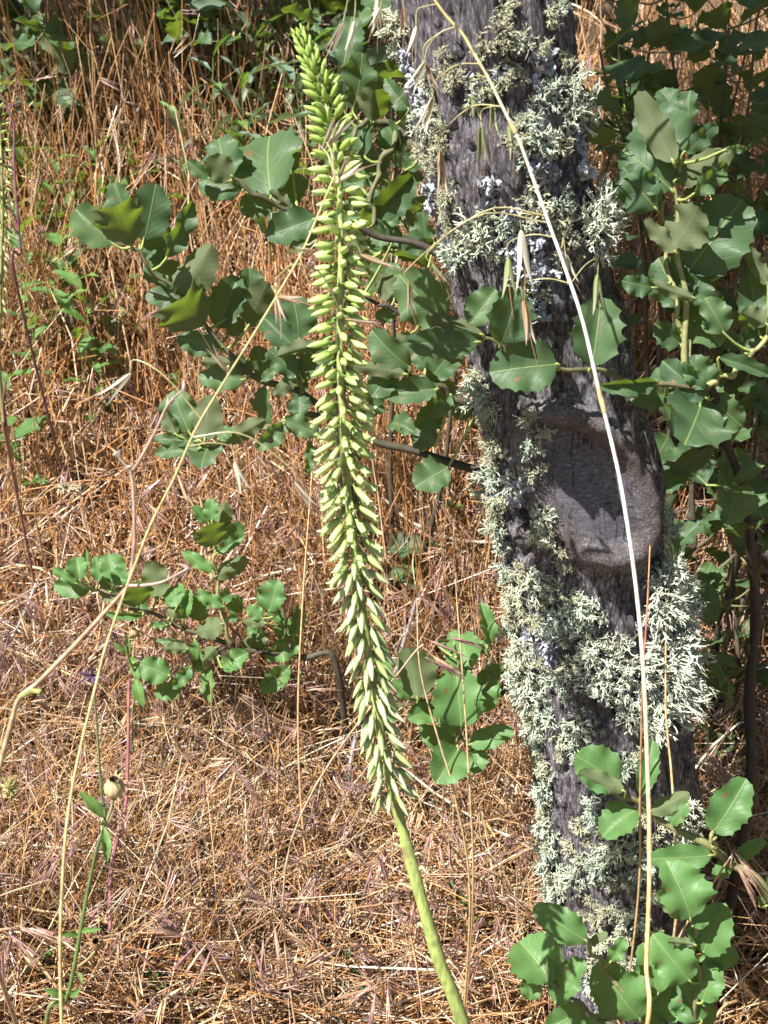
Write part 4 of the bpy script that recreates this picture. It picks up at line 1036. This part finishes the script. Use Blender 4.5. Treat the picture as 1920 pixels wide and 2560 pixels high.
simple_stem('red_weed_stem', [P(*ZH(40, 150), .93), P(*ZH(25, 280), .93), P(*ZH(40, 450), .94), P(*ZH(60, 640), .95)], .0009, .0012, [(.20, .05, .06), (.16, .04, .06), (.30, .12, .1)], 'dark red weed stem below a clump of broad green leaves', 'weed stem', .04)
simple_stem('pink_weed_stem', pl(ZL, [(830, 0), (820, 600), (800, 860), (740, 1080), (710, 1300), (710, 1600), (720, 2212)], .86, .84), .0012, .0016, [(.34, .14, .13), (.30, .11, .13), (.36, .20, .2)], 'straight pinkish-purple weed stem standing behind the ribbed capsule', 'weed stem', .0)
e, c = simple_stem('reddish_straw', [P(1625, 1364, .60), P(1620, 1480, .60), P(1613, 1600, .60), P(1606, 1700, .605), P(1600, 2000, .64), P(1590, 2300, .68)], .0004, .0008, [(.55, .32, .15), (.42, .14, .10), (.5, .3, .14), (.55, .38, .18)], 'reddish straw tip standing just behind the pale arching oat stalk', 'dry stem', .01)
simple_stem('thin_straw', [P(1700, 1370, .66)] + pl(ZF, [(1020, 0), (1010, 500), (1020, 700), (1040, 900), (1060, 1250), (1060, 1700)], .66, .68), .0004, .0009, [(.6, .42, .2), (.62, .46, .22)], 'hair-thin tan straw running down the dark right edge of the trunk', 'dry stem', .01)
simple_stem('grey_twig', [P(*ZG(400, 0), .98), P(*ZG(330, 250), .985), P(*ZG(220, 600), .99), P(*ZG(150, 820), .995), P(905, 1790, .99), P(870, 1960, .97)], .0014, .0020, [(.30, .26, .27), (.36, .32, .33), (.3, .27, .27)], 'lilac-grey weathered twig leaning in the straw behind the flower spike', 'twig', .02)
simple_stem('grey_twig', [P(405, 1625, .97), P(395, 1650, .97), P(380, 1690, .98), P(350, 1745, .99), P(320, 1800, 1.0)], .0010, .0014, [(.42, .38, .38), (.34, .30, .3)], 'short pale grey twig poking over the oak sprig leaves', 'twig', .02)
simple_stem('grey_twig', [P(*ZH(255, 1540), 1.0), P(*ZH(190, 1700), 1.01), P(*ZH(120, 1850), 1.02), P(*ZH(20, 2010), 1.02)], .0016, .001, [(.5, .46, .46), (.4, .36, .36), (.42, .36, .33)], 'frayed whitish twig lying in purple brome near the forked stem', 'twig', .02)

simple_stem('dry_straw', [P(792, 1000, .85), P(775, 1250, .85), P(757, 1500, .85), P(745, 1800, .86), P(760, 2100, .87), P(800, 2330, .87)], .0004, .0011, [(.60, .42, .24), (.58, .36, .18), (.50, .28, .11)], 'long single tan straw standing close beside the flower spike', 'dry stem', .02)
simple_stem('dry_straw', pl(ZG, [(410, 0), (430, 650), (520, 1100), (680, 1650), (830, 2180)], .66, .70) + [P(1175, 2250, .74)], .0004, .0008, [(.66, .50, .30), (.62, .42, .20)], 'thin golden straw bowed over the dark cupped oak leaf', 'dry stem', .03)
simple_stem('dry_straw', pl(ZG, [(840, -300), (850, 0), (900, 650), (940, 1200), (975, 1800), (1000, 2212)], .66, .70) + [P(1182, 2250, .74)], .0004, .0008, [(.58, .44, .26), (.60, .40, .18)], 'thin tan straw crossing the middle of the broad oak leaves', 'dry stem', .03)
for lab, pts in (('white fallen straw lying slantwise below the low oak sprig', [(270, 2010), (430, 1960), (600, 1880), (790, 1786)]), ('white fallen straw lying level across the brome litter', [(390, 2045), (560, 2010), (770, 1950)]),
                 ('pale fallen straw lying behind the bare spike stem', [(600, 2232), (800, 2208), (1010, 2182), (1200, 2165)]), ('pale fallen straw pointing down toward the green campion stem', [(0, 1560), (90, 1640), (180, 1750), (300, 1860)])):
    q = [P(x, y, ground_depth(x, y) - .06) for x, y in pts]
    e = empty('fallen_straw', q[0], lab, 'straw')
    stalk(e, q, .0010, .0008, [(.78, .68, .54), (.72, .58, .42)], 24, 5)

# foxtail-like heads
def bristle_head(name, pts, label, colr, seed):
    pts = list(pts); pts.append(ground_end(pts[-1], 0, .03))
    e = empty(name, (pts[-1][0], pts[-1][1], pts[-1][2] + .01), label, 'seed head')
    c = stalk(e, pts, .0006, .0010, [(.5, .33, .15)], 40, 5)
    r = np.random.default_rng(seed); n = 130
    i = r.integers(0, 9, n); p = c[i] + r.normal(size=(n, 3)) * .0006; ax = norm(c[0] - c[8])
    d = norm(r.normal(size=(n, 3)) + ax * .9)
    L = r.uniform(.004, .009, n)[:, None]
    V, Q = tubes(np.stack([p, p + d * L * .35, p + d * L], 1), np.tile(np.array([.0007, .0007, .0001]), (n, 1)), 3)
    me = make_mesh('head', V, Q, np.repeat(np.asarray(colr)[None] * r.uniform(.7, 1.25, (n, 1)), 9, 0), mats=(M_STRAW,)); obj('head', me, e)
bristle_head('bristle_seed_head', [P(24, 1965, .85), P(30, 1990, .85), P(42, 2030, .855), P(60, 2100, .86), P(68, 2200, .87)], 'fuzzy greenish-yellow bristle head near the pinkish forked stem', (.55, .50, .20), 1)
bristle_head('bristle_seed_head', [P(185, 1225, 1.0), P(150, 1216, 1.0), P(132, 1222, 1.0), P(110, 1240, 1.02), P(90, 1300, 1.05)], 'pale cream bristle head lying sideways on the orange straw', (.66, .52, .32), 2)
bristle_head('bristle_seed_head', [P(1103, 1738, .93), P(1104, 1760, .93), P(1106, 1800, .93), P(1108, 1850, .93), P(1110, 1960, .92)], 'buff bristle head standing below the broad oak leaves', (.60, .46, .28), 3)

# ------------------------------------------------------------------ grass: shared colours
PAL = np.array([(.48, .25, .095), (.52, .30, .13), (.40, .19, .07), (.60, .39, .19), (.68, .51, .31), (.78, .67, .50), (.38, .21, .11), (.27, .14, .085)])
PW = np.array([.19, .2, .12, .16, .14, .10, .06, .03]); PW /= PW.sum()
PUR = np.array([(.27, .155, .135), (.33, .20, .16), (.38, .24, .18), (.44, .29, .17), (.20, .11, .105)])

def brome(i, px, py, d, lean, label, grp, n_sp, rs, droop=True):
    r = np.random.default_rng(900 + i)
    tip = P(px, py, d)
    bx, by = tip[0] - lean * .08 + r.normal() * .01, tip[1] + r.uniform(.01, .05)
    b = np.array([bx, by, float(gz(bx, by)) - .005])
    h = tip[2] - b[2]
    pts = [tip, tip + np.array([-lean * .012, 0, .002]), b + np.array([0, 0, h * .6]) + np.array([r.normal() * .006, 0, 0]), b]
    e = empty('brome_stalk', b + np.array([0, 0, .005]), label, 'brome', grp)
    c = stalk(e, pts, .0004, .0009, [tuple(PUR[2]), tuple(PAL[r.integers(0, 5)])], 26, 4)
    for k in range(n_sp):
        g = Geo()
        q = c[min(k * 2, 12)]
        d0 = norm(np.array([lean * .8 + r.normal() * .5, r.normal() * .4 - .2, -1.0 if droop else 1.0]))
        start = q + np.array([r.normal() * .004, r.normal() * .004, .003 + r.random() * .004])
        g.tube(spline([q, start, start + d0 * .006], 6), np.full(6, .00025), 3, PUR[2])
        m = 5; s0 = start + d0 * .005
        fan = norm(d0[None] + r.normal(size=(m, 3)) * .075)
        L = r.uniform(.016, .025, m)[:, None] * rs
        off = np.linspace(0, .5, m)[:, None] * L
        A = s0 + d0 * off * .5
        pt = np.stack([A, A + fan * L * .2, A + fan * L * .5, A + fan * L], 1)
        V, Q = tubes(pt, np.tile(np.array([.0003, .0010, .0007, .0001]) * rs, (m, 1)), 4, .6)
        cc = PUR[r.integers(0, 5)] * r.uniform(1.0, 1.7)
        g.add(V, Q, cc)
        obj('spikelet', g.mesh('spikelet', M_STRAW), e)
br = random.Random(77)
for i in range(90):
    px, py = br.uniform(10, 1180), br.uniform(1250, 2540)
    if i < 20: px, py = br.uniform(10, 760), br.uniform(1150, 1700)
    d = max(.60, ground_depth(px, py) - br.uniform(.09, .22))
    dr = br.random() < .75
    brome(i, px, py, d, br.uniform(-1, 1), 'purple-brown brome stalk with drooping spikelets in the orange straw' if dr else 'purple-brown brome stalk with upright spikelets in the orange straw', 'drooping brome stalks' if dr else 'upright brome stalks', br.randint(2, 5), br.uniform(.7, 1.05), dr)
brome(201, *ZG(560, 700), .655, 1.0, 'brome stalk with dark awned spikelets crossing the broad oak leaves', None, 4, .9)
brome(202, *ZF(1350, 1400), .66, .3, 'brome stalk with long silvery awns hanging under the slanting oak shoot', None, 5, 1.0)
brome(203, 60, 2330, .74, 1.0, 'large purple brome stalk bending over flattened straw near the green campion stem', None, 6, 1.1)

# ------------------------------------------------------------------ dry grass and thatch (uncountable)
def clear_of(x, y):
    """keep the trunk foot free"""
    return ((x - cen[20][0]) ** 2 + (y - cen[20][1]) ** 2) > .055 ** 2
def standing(n, x0, x1, y0, y1, hmin, hmax, lean, rad, seed, segs=6, wind=(0.0, 0.0)):
    r = np.random.default_rng(seed)
    x = r.uniform(x0, x1, n); y = r.uniform(y0, y1, n)
    k = clear_of(x, y); x, y = x[k], y[k]; n = len(x)
    z = gz(x, y) - .005
    h = r.uniform(hmin, hmax, n) * (.75 + .25 * np.sin(x * 9 + 1) * np.sin(y * 8))
    clump = np.stack([np.sin(x * 11 + y * 5), np.cos(x * 7 - y * 9)], -1) * .5
    dirn = norm(r.normal(size=(n, 2)) * .6 + clump) * np.abs(r.normal(size=(n, 1))) * lean + np.array(wind)
    t = np.linspace(0, 1, segs)[None, :, None]
    pts = np.zeros((n, segs, 3)); pts[:, :, 0] = x[:, None]; pts[:, :, 1] = y[:, None]; pts[:, :, 2] = z[:, None]
    pts[:, :, :2] += dirn[:, None] * h[:, None, None] * (.5 * t + .5 * t ** 2.2)
    pts[:, :, 2] += h[:, None] * (t[:, :, 0] - .28 * t[:, :, 0] ** 2 * np.linalg.norm(dirn, axis=1)[:, None])
    kink = r.normal(size=(n, 1, 3)) * (.018 if y1 < 1 else .012) * np.sin(t * np.pi * r.uniform(1, 2.4, (n, 1, 1)))
    pts += kink
    ra = rad * r.lognormal(0, .3, n)[:, None] * np.linspace(1, .45, segs)[None]
    V, Q = tubes(pts, ra, 3)
    c = PAL[r.choice(len(PAL), n, p=PW)] * r.uniform(.8, 1.2, (n, 1))
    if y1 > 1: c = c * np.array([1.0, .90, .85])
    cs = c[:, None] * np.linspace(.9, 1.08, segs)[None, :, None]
    return V, Q, np.repeat(cs.reshape(-1, 3), 3, 0), pts
def lying(n, x0, x1, y0, y1, lmin, lmax, rad, seed, zlift=.03, segs=4, bias=None):
    r = np.random.default_rng(seed)
    x = r.uniform(x0, x1, n); y = r.uniform(y0, y1, n)
    k = clear_of(x, y); x, y = x[k], y[k]; n = len(x)
    L = r.uniform(lmin, lmax, n)
    a = r.uniform(0, np.pi, n) if bias is None else r.normal(bias, .38, n)
    up = r.normal(0, .28, n)
    d = np.stack([np.cos(a), np.sin(a), np.zeros(n)], -1)
    t = np.linspace(-.5, .5, segs)[None, :, None]
    p = np.stack([x, y, np.zeros(n)], -1)[:, None] + d[:, None] * L[:, None, None] * t
    p[:, :, 2] = gz(p[:, :, 0], p[:, :, 1]) + np.abs(r.normal(0, zlift, n))[:, None] + .004 + up[:, None] * L[:, None] * t[:, :, 0]
    p += r.normal(size=(n, 1, 3)) * .012 * (t * 2) ** 2
    ra = rad * r.lognormal(0, .35, n)[:, None] * np.linspace(1, .7, segs)[None]
    V, Q = tubes(p, ra, 3)
    c = PAL[r.choice(len(PAL), n, p=PW)] * r.uniform(.85, 1.25, (n, 1)) * np.array([1.0, .95, .98])
    return V, Q, np.repeat(c, segs * 3, 0), p
def heads(anchor, dirs_, seed, n_fl=(3, 6), size=1.0):
    r = np.random.default_rng(seed); n = len(anchor); m = 5
    d0 = norm(dirs_ + r.normal(size=(n, 3)) * .5)
    A = np.repeat(anchor, m, 0); D = np.repeat(d0, m, 0)
    D = norm(D + r.normal(size=D.shape) * .2)
    L = r.uniform(.012, .028, n * m)[:, None] * size
    A = A + D * L * .1 + r.normal(size=A.shape) * .002
    pt = np.stack([A, A + D * L * .22, A + D * L * .5, A + D * L], 1)
    V, Q = tubes(pt, np.tile(np.array([.0003, .0009, .0006, .0001]), (n * m, 1)) * size, 3, .7)
    c = np.repeat(PUR[r.integers(0, 5, n)] * r.uniform(.8, 1.5, (n, 1)), m, 0)
    return V, Q, np.repeat(c, 12, 0)
def blades(n, x0, x1, y0, y1, seed, cols, wmin=.001, wmax=.003, lmin=.05, lmax=.16, zbase=.0):
    """flat curling dead leaf blades"""
    r = np.random.default_rng(seed); segs = 6
    x = r.uniform(x0, x1, n); y = r.uniform(y0, y1, n)
    k = clear_of(x, y); x, y = x[k], y[k]; n = len(x)
    L = r.uniform(lmin, lmax, n); a = r.uniform(0, 2 * np.pi, n); d = np.stack([np.cos(a), np.sin(a), np.zeros(n)], -1)
    t = np.linspace(0, 1, segs)[None, :, None]
    el = r.uniform(.3, 1.3, n)[:, None]
    p = np.stack([x, y, gz(x, y) + r.uniform(0, .08, n) + zbase], -1)[:, None] + d[:, None] * L[:, None, None] * t * .8
    p[:, :, 2] += L[:, None] * (el * t[:, :, 0] - el * 1.0 * t[:, :, 0] ** 2 * r.uniform(.5, 1.4, (n, 1)))
    ra = r.uniform(wmin, wmax, n)[:, None] * .5 * (np.sin(np.pi * np.clip(np.linspace(.25, 1, segs), 0, .98)) + .05)[None]
    V, Q = tubes(p, ra, 4, .15)
    c = cols[r.integers(0, len(cols), n)] * r.uniform(.8, 1.2, (n, 1))
    return V, Q, np.repeat(c, segs * 4, 0)

g = Geo()
tips = []
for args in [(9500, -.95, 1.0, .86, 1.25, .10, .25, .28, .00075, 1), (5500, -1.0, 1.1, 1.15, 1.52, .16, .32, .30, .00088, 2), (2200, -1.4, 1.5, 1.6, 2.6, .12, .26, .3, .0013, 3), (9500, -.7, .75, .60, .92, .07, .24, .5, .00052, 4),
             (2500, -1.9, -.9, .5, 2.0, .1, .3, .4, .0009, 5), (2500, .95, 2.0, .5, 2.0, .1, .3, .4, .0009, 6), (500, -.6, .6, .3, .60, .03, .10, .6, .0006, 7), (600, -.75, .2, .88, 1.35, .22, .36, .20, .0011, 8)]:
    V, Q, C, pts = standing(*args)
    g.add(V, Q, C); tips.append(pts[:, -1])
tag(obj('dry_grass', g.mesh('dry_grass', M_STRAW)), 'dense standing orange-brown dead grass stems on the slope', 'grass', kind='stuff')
g = Geo()
for args in [(7500, -.8, .85, .45, .95, .08, .24, .0005, 11, .025), (7000, -1.0, 1.05, .85, 1.5, .05, .18, .0007, 12, .05), (2500, -.55, .45, .58, .80, .06, .22, .0006, 13, .03, 4, 0.0), (3500, -2.0, 2.1, .1, 2.4, .06, .2, .0008, 14, .04)]:
    V, Q, C, _ = lying(*args); g.add(V, Q, C)
V, Q, C, _ = lying(150, -.6, .5, .6, 1.0, .16, .34, .0009, 16, .05, 8, 0.1); g.add(V, Q, np.broadcast_to(np.array([.74, .62, .48]), C.shape) * rng.uniform(.85, 1.1, (len(C), 1)))
V, Q, C = blades(3000, -1.0, 1.05, .55, 1.6, 15, PAL[[0, 1, 3, 4, 6]]); g.add(V, Q, C)
tag(obj('straw_thatch', g.mesh('straw_thatch', M_STRAW)), 'matted layer of fallen pale and rusty straw over the soil', 'straw', kind='stuff')
g = Geo()
al = np.concatenate(tips[:2] + [tips[3]])
sel = al[rng.random(len(al)) < .22]
sel = sel[rng.random(len(sel)) < .75]
V, Q, C = heads(sel, np.array([0, -.1, -.4]), 21); g.add(V, Q, C)
n = 2600; hx = rng.uniform(-.7, .6, n); hy = rng.uniform(.6, 1.05, n); k = clear_of(hx, hy); hx, hy = hx[k], hy[k]
V, Q, C = heads(np.stack([hx, hy, gz(hx, hy) + rng.uniform(.01, .10, len(hx))], -1), np.array([0, 0, -.2]), 22); g.add(V, Q, C)
tag(obj('brome_seed_litter', g.mesh('brome_seed_litter', M_STRAW)), 'scattered purple-brown brome seed heads mixed through the dead grass', 'seed heads', kind='stuff')

# ------------------------------------------------------------------ green weeds in the grass
wr = random.Random(31)
def weed(px, py, lift, n, size, fam, label, grp, spread=.05, wl=.32):
    d = ground_depth(px, py); d = max(.62, d - lift)
    top = P(px, py, d)
    zb = float(gz(top[0], top[1] + .02))
    b = np.array([top[0] + wr.uniform(-.01, .01), top[1] + .02, zb - .005])
    e = empty('weed', b + np.array([0, 0, .005]), label, 'weed', grp)
    c = stalk(e, [top, (top + b) / 2 + np.array([wr.uniform(-.012, .012), 0, 0]), b], .0005, .0011, [(.22, .30, .09), (.26, .26, .10)], 16, 5, mat=M_GREENSTEM)
    for k in range(n):
        q = c[int(k / n * 11)]
        a = k * 2.4 + wr.uniform(-.4, .4); el = wr.uniform(.0, .9)
        dv = np.array([math.cos(a) * math.cos(el), math.sin(a) * math.cos(el), math.sin(el)])
        L = size * wr.uniform(.6, 1.2)
        B = Vector(q); T = Vector(q + dv * L)
        y = (T - B).normalized(); nn = Vector((0, 0, 1)); nn = (nn - y * nn.dot(y)).normalized(); x = y.cross(nn)
        wd = L * wl * wr.uniform(.8, 1.2)
        M = Matrix(((x.x * wd, y.x * L, nn.x * L * .6, B.x), (x.y * wd, y.y * L, nn.y * L * .6, B.y), (x.z * wd, y.z * L, nn.z * L * .6, B.z), (0, 0, 0, 1)))
        obj('leaf', wr.choice(fam), e, M)
for i in range(26):
    weed(wr.uniform(30, 330), wr.uniform(300, 800), wr.uniform(.10, .25), wr.randint(5, 9), wr.uniform(.022, .036), LANCE + OAKB[:3], 'small green weed growing through the tall straw near the slim pale spike', 'green weeds in the tall straw', wl=.5)
for i in range(22):
    weed(wr.uniform(430, 980), wr.uniform(20, 330), wr.uniform(.15, .35), wr.randint(7, 12), wr.uniform(.035, .06), GREY + LANCE[:1], 'narrow-leaved grey-green weed in the shaded grass behind the spike tip', 'grey-green weeds behind the spike', wl=.22)
for (px, py, l, n, sz, fam, lab, wl) in [(245, 920, .12, 6, .024, LANCE, 'bright pale-green weed with few pointed leaves in the straw', .4), (10, 950, .2, 6, .04, OAKB[:3], 'clump of broad green leaves on a dark red stem', .6), (440, 940, .12, 8, .012, OAKB, 'tiny bluish lobed seedling between oak twigs and straw', .8),
                                        (320, 700, .14, 9, .014, OAKB, 'small bluish lobed seedling under the cupped oak leaves', .8), (880, 2420, .06, 5, .018, OAKB[:3], 'small round-leaved green seedling at the foot of the flower spike', .8), (1180, 2300, .07, 6, .03, LANCE, 'little green weed in straw between flower spike stem and trunk', .35),
                                        (1060, 2020, .06, 5, .03, LANCE, 'thin green weed just right of the bare spike stem', .3), (60, 2430, .05, 5, .03, LANCE, 'bright green weed beside the oat stalk foot', .35), (420, 2500, .05, 4, .03, LANCE, 'low green weed in the flattened straw', .35)]:
    weed(px, py, l, n, sz, fam, lab, None, wl=wl)

# ------------------------------------------------------------------ oak shrubs behind, crown overhead
def shrub(rect, d0, d1, n, stems, seed, label, fam, size=(.02, .032)):
    r = random.Random(seed)
    x0, y0, x1, y1 = rect
    bpx = (x0 + x1) / 2
    pb_ = P(bpx, y1, (d0 + d1) / 2); by_ = pb_[1] + .05; b = np.array([pb_[0], by_, float(gz(pb_[0], by_)) - .01])
    e = empty('oak_shrub', b + np.array([0, 0, .01]), label, 'shrub')
    s = Sprig(fam, e, seed)
    for k in range(stems):
        t = P(r.uniform(x0, x1), r.uniform(y0, y0 + (y1 - y0) * .5), r.uniform(d0, d1)); m = (t + b) / 2 + np.array([r.uniform(-.05, .05), r.uniform(-.04, .04), .02])
        s.stem([t, m, b], .0009, .0032, (.14, .12, .07), DK, 36)
    allp = np.concatenate(s.px)
    for k in range(n):
        q = allp[r.randrange(len(allp))] if r.random() < .35 else P(r.uniform(x0, x1), r.uniform(y0, y1), r.uniform(d0, d1))
        j = np.argmin(np.linalg.norm(allp - q, axis=1)); st_ = allp[j]
        dv = norm(np.array([r.gauss(0, 1), r.gauss(0, 1), r.gauss(.25, .6)])); L = r.uniform(*size)
        B = st_ + (q - st_) * .9; T = B + dv * L
        y = Vector(dv); up = Vector((r.gauss(0, .5), r.gauss(0, .5), 1)); nn = (up - y * up.dot(y)).normalized(); x = y.cross(nn); wd = L * r.uniform(.6, .85)
        s.g.tube(spline([st_, (st_ + B) / 2 + np.array([0, 0, -.003]), B], 5), np.linspace(.0009, .0006, 5), 4, (.20, .20, .09))
        M = Matrix(((x.x * wd, y.x * L, nn.x * L * .8, B[0]), (x.y * wd, y.y * L, nn.y * L * .8, B[1]), (x.z * wd, y.z * L, nn.z * L * .8, B[2]), (0, 0, 0, 1)))
        obj('leaf', r.choice(fam), e, M)
    obj('stem', s.g.mesh('stem', M_TWIG), e)
shrub((1470, -60, 1980, 420), .85, 1.1, 150, 9, 41, 'dark spiny-leaved oak shrub in shade behind the upright shoot', OAK, (.026, .042))
shrub((1700, 420, 2050, 1250), .85, 1.05, 95, 7, 42, 'sparse oak shrub right of the trunk, half in shade', OAK, (.026, .040))
shrub((1660, 1150, 1980, 1750), .86, 1.02, 55, 6, 43, 'shaded oak shrub with dark stems behind the sawn scar', OAK, (.024, .036))
shrub((-220, -160, 200, 420), 1.22, 1.45, 210, 10, 44, 'dark bush on the slope above the tall straw', OAK, (.03, .048))
shrub((220, -160, 1000, 120), 1.28, 1.48, 230, 12, 45, 'shaded leafy bush on the slope behind the spike tip', OAK + GREY, (.03, .048))
shrub((840, 60, 1110, 700), .82, .98, 70, 6, 46, 'dense dark oak shrub behind the left side of the lichened trunk', OAK, (.024, .036))

# crown of the oak, above the picture: casts the shade on the right
cr = np.random.default_rng(50)
def crown(parent, ctr0, ext3, n, fork):
    g = Geo(); ctr0 = np.array(ctr0); ext3 = np.array(ext3)
    for k in range(9):
        a = k / 9 * 6.28
        t = ctr0 + ext3 * np.array([.8 * math.cos(a), .8 * math.sin(a), cr.uniform(-.3, .5)])
        g.tube(spline([fork[k % len(fork)], (fork[k % len(fork)] + t) / 2 + np.array([0, 0, .05]), t], 20), np.linspace(.010, .003, 20), 6, DK)
    obj('limb', g.mesh('limb', M_TWIG), parent)
    u = norm(cr.normal(size=(n, 3))); rad_ = cr.random(n) ** .45
    ctr = ctr0 + u * rad_[:, None] * ext3
    cl = np.sin(ctr[:, 0] * 19 + 1) * np.sin(ctr[:, 1] * 17) * np.sin(ctr[:, 2] * 21 + 2)
    ctr = ctr[cl > -.28]; n = len(ctr)
    dy = norm(cr.normal(size=(n, 3))); nn = norm(cr.normal(size=(n, 3)) * .6 + np.array([0, 0, 1])); dx = norm(np.cross(dy, nn)); L = cr.uniform(.022, .036, n)[:, None]
    ring = np.array([(0, -.5), (.33, -.2), (.36, .15), (0, .5), (-.36, .15), (-.33, -.2)])
    V = ctr[:, None] + dx[:, None] * ring[None, :, 0, None] * L[:, None] + dy[:, None] * ring[None, :, 1, None] * L[:, None]
    b_ = np.arange(n)[:, None] * 6
    Q = np.concatenate([b_ + np.array([[0, 1, 2, 3]]), b_ + np.array([[0, 3, 4, 5]])])
    uvc = np.tile(ring + np.array([0, .5]), (n, 1))
    obj('crown', make_mesh('crown', V.reshape(-1, 3), Q, uv=uvc, mats=(M_LEAF,)), parent)
crown(tree, (-.02, .78, 1.46), (.52, .34, .38), 7000, [cen[395 + 8 * k] for k in range(8)])
# oak added upslope, out of view, to shade the far edge of the grass
t2 = spline([[-1.45, 1.2, float(gz(-1.45, 1.2)) - .03], [-1.42, 1.2, 1.0], [-1.3, 1.16, 1.5], [-1.1, 1.1, 2.0]], 40)
shade_oak = empty('oak_tree', (-1.45, 1.2, float(gz(-1.45, 1.2))), 'unseen young oak added upslope to shade the far grass', 'tree')
g = Geo(); g.tube(t2, np.linspace(.06, .02, 40), 16, (.16, .14, .14)); obj('trunk', g.mesh('trunk', M_TWIG), shade_oak)
crown(shade_oak, (-1.08, 1.26, 1.80), (.74, .28, .40), 6500, [t2[22 + 2 * k] for k in range(8)])
# oak added out of view on the right; its dense crown blocks sky fill
t3 = spline([[1.25, .75, float(gz(1.25, .75)) - .03], [1.22, .76, .5], [1.2, .8, 1.0], [1.12, .85, 1.7]], 40)
sky_block_oak = empty('oak_tree', (1.25, .75, float(gz(1.25, .75))), 'unseen bushy oak added on the right to block skylight', 'tree')
g = Geo(); g.tube(t3, np.linspace(.06, .02, 40), 16, (.16, .14, .14)); obj('trunk', g.mesh('trunk', M_TWIG), sky_block_oak)
crown(sky_block_oak, (1.12, .85, 1.05), (.46, .85, .85), 12000, [t3[10 + 3 * k] for k in range(8)])
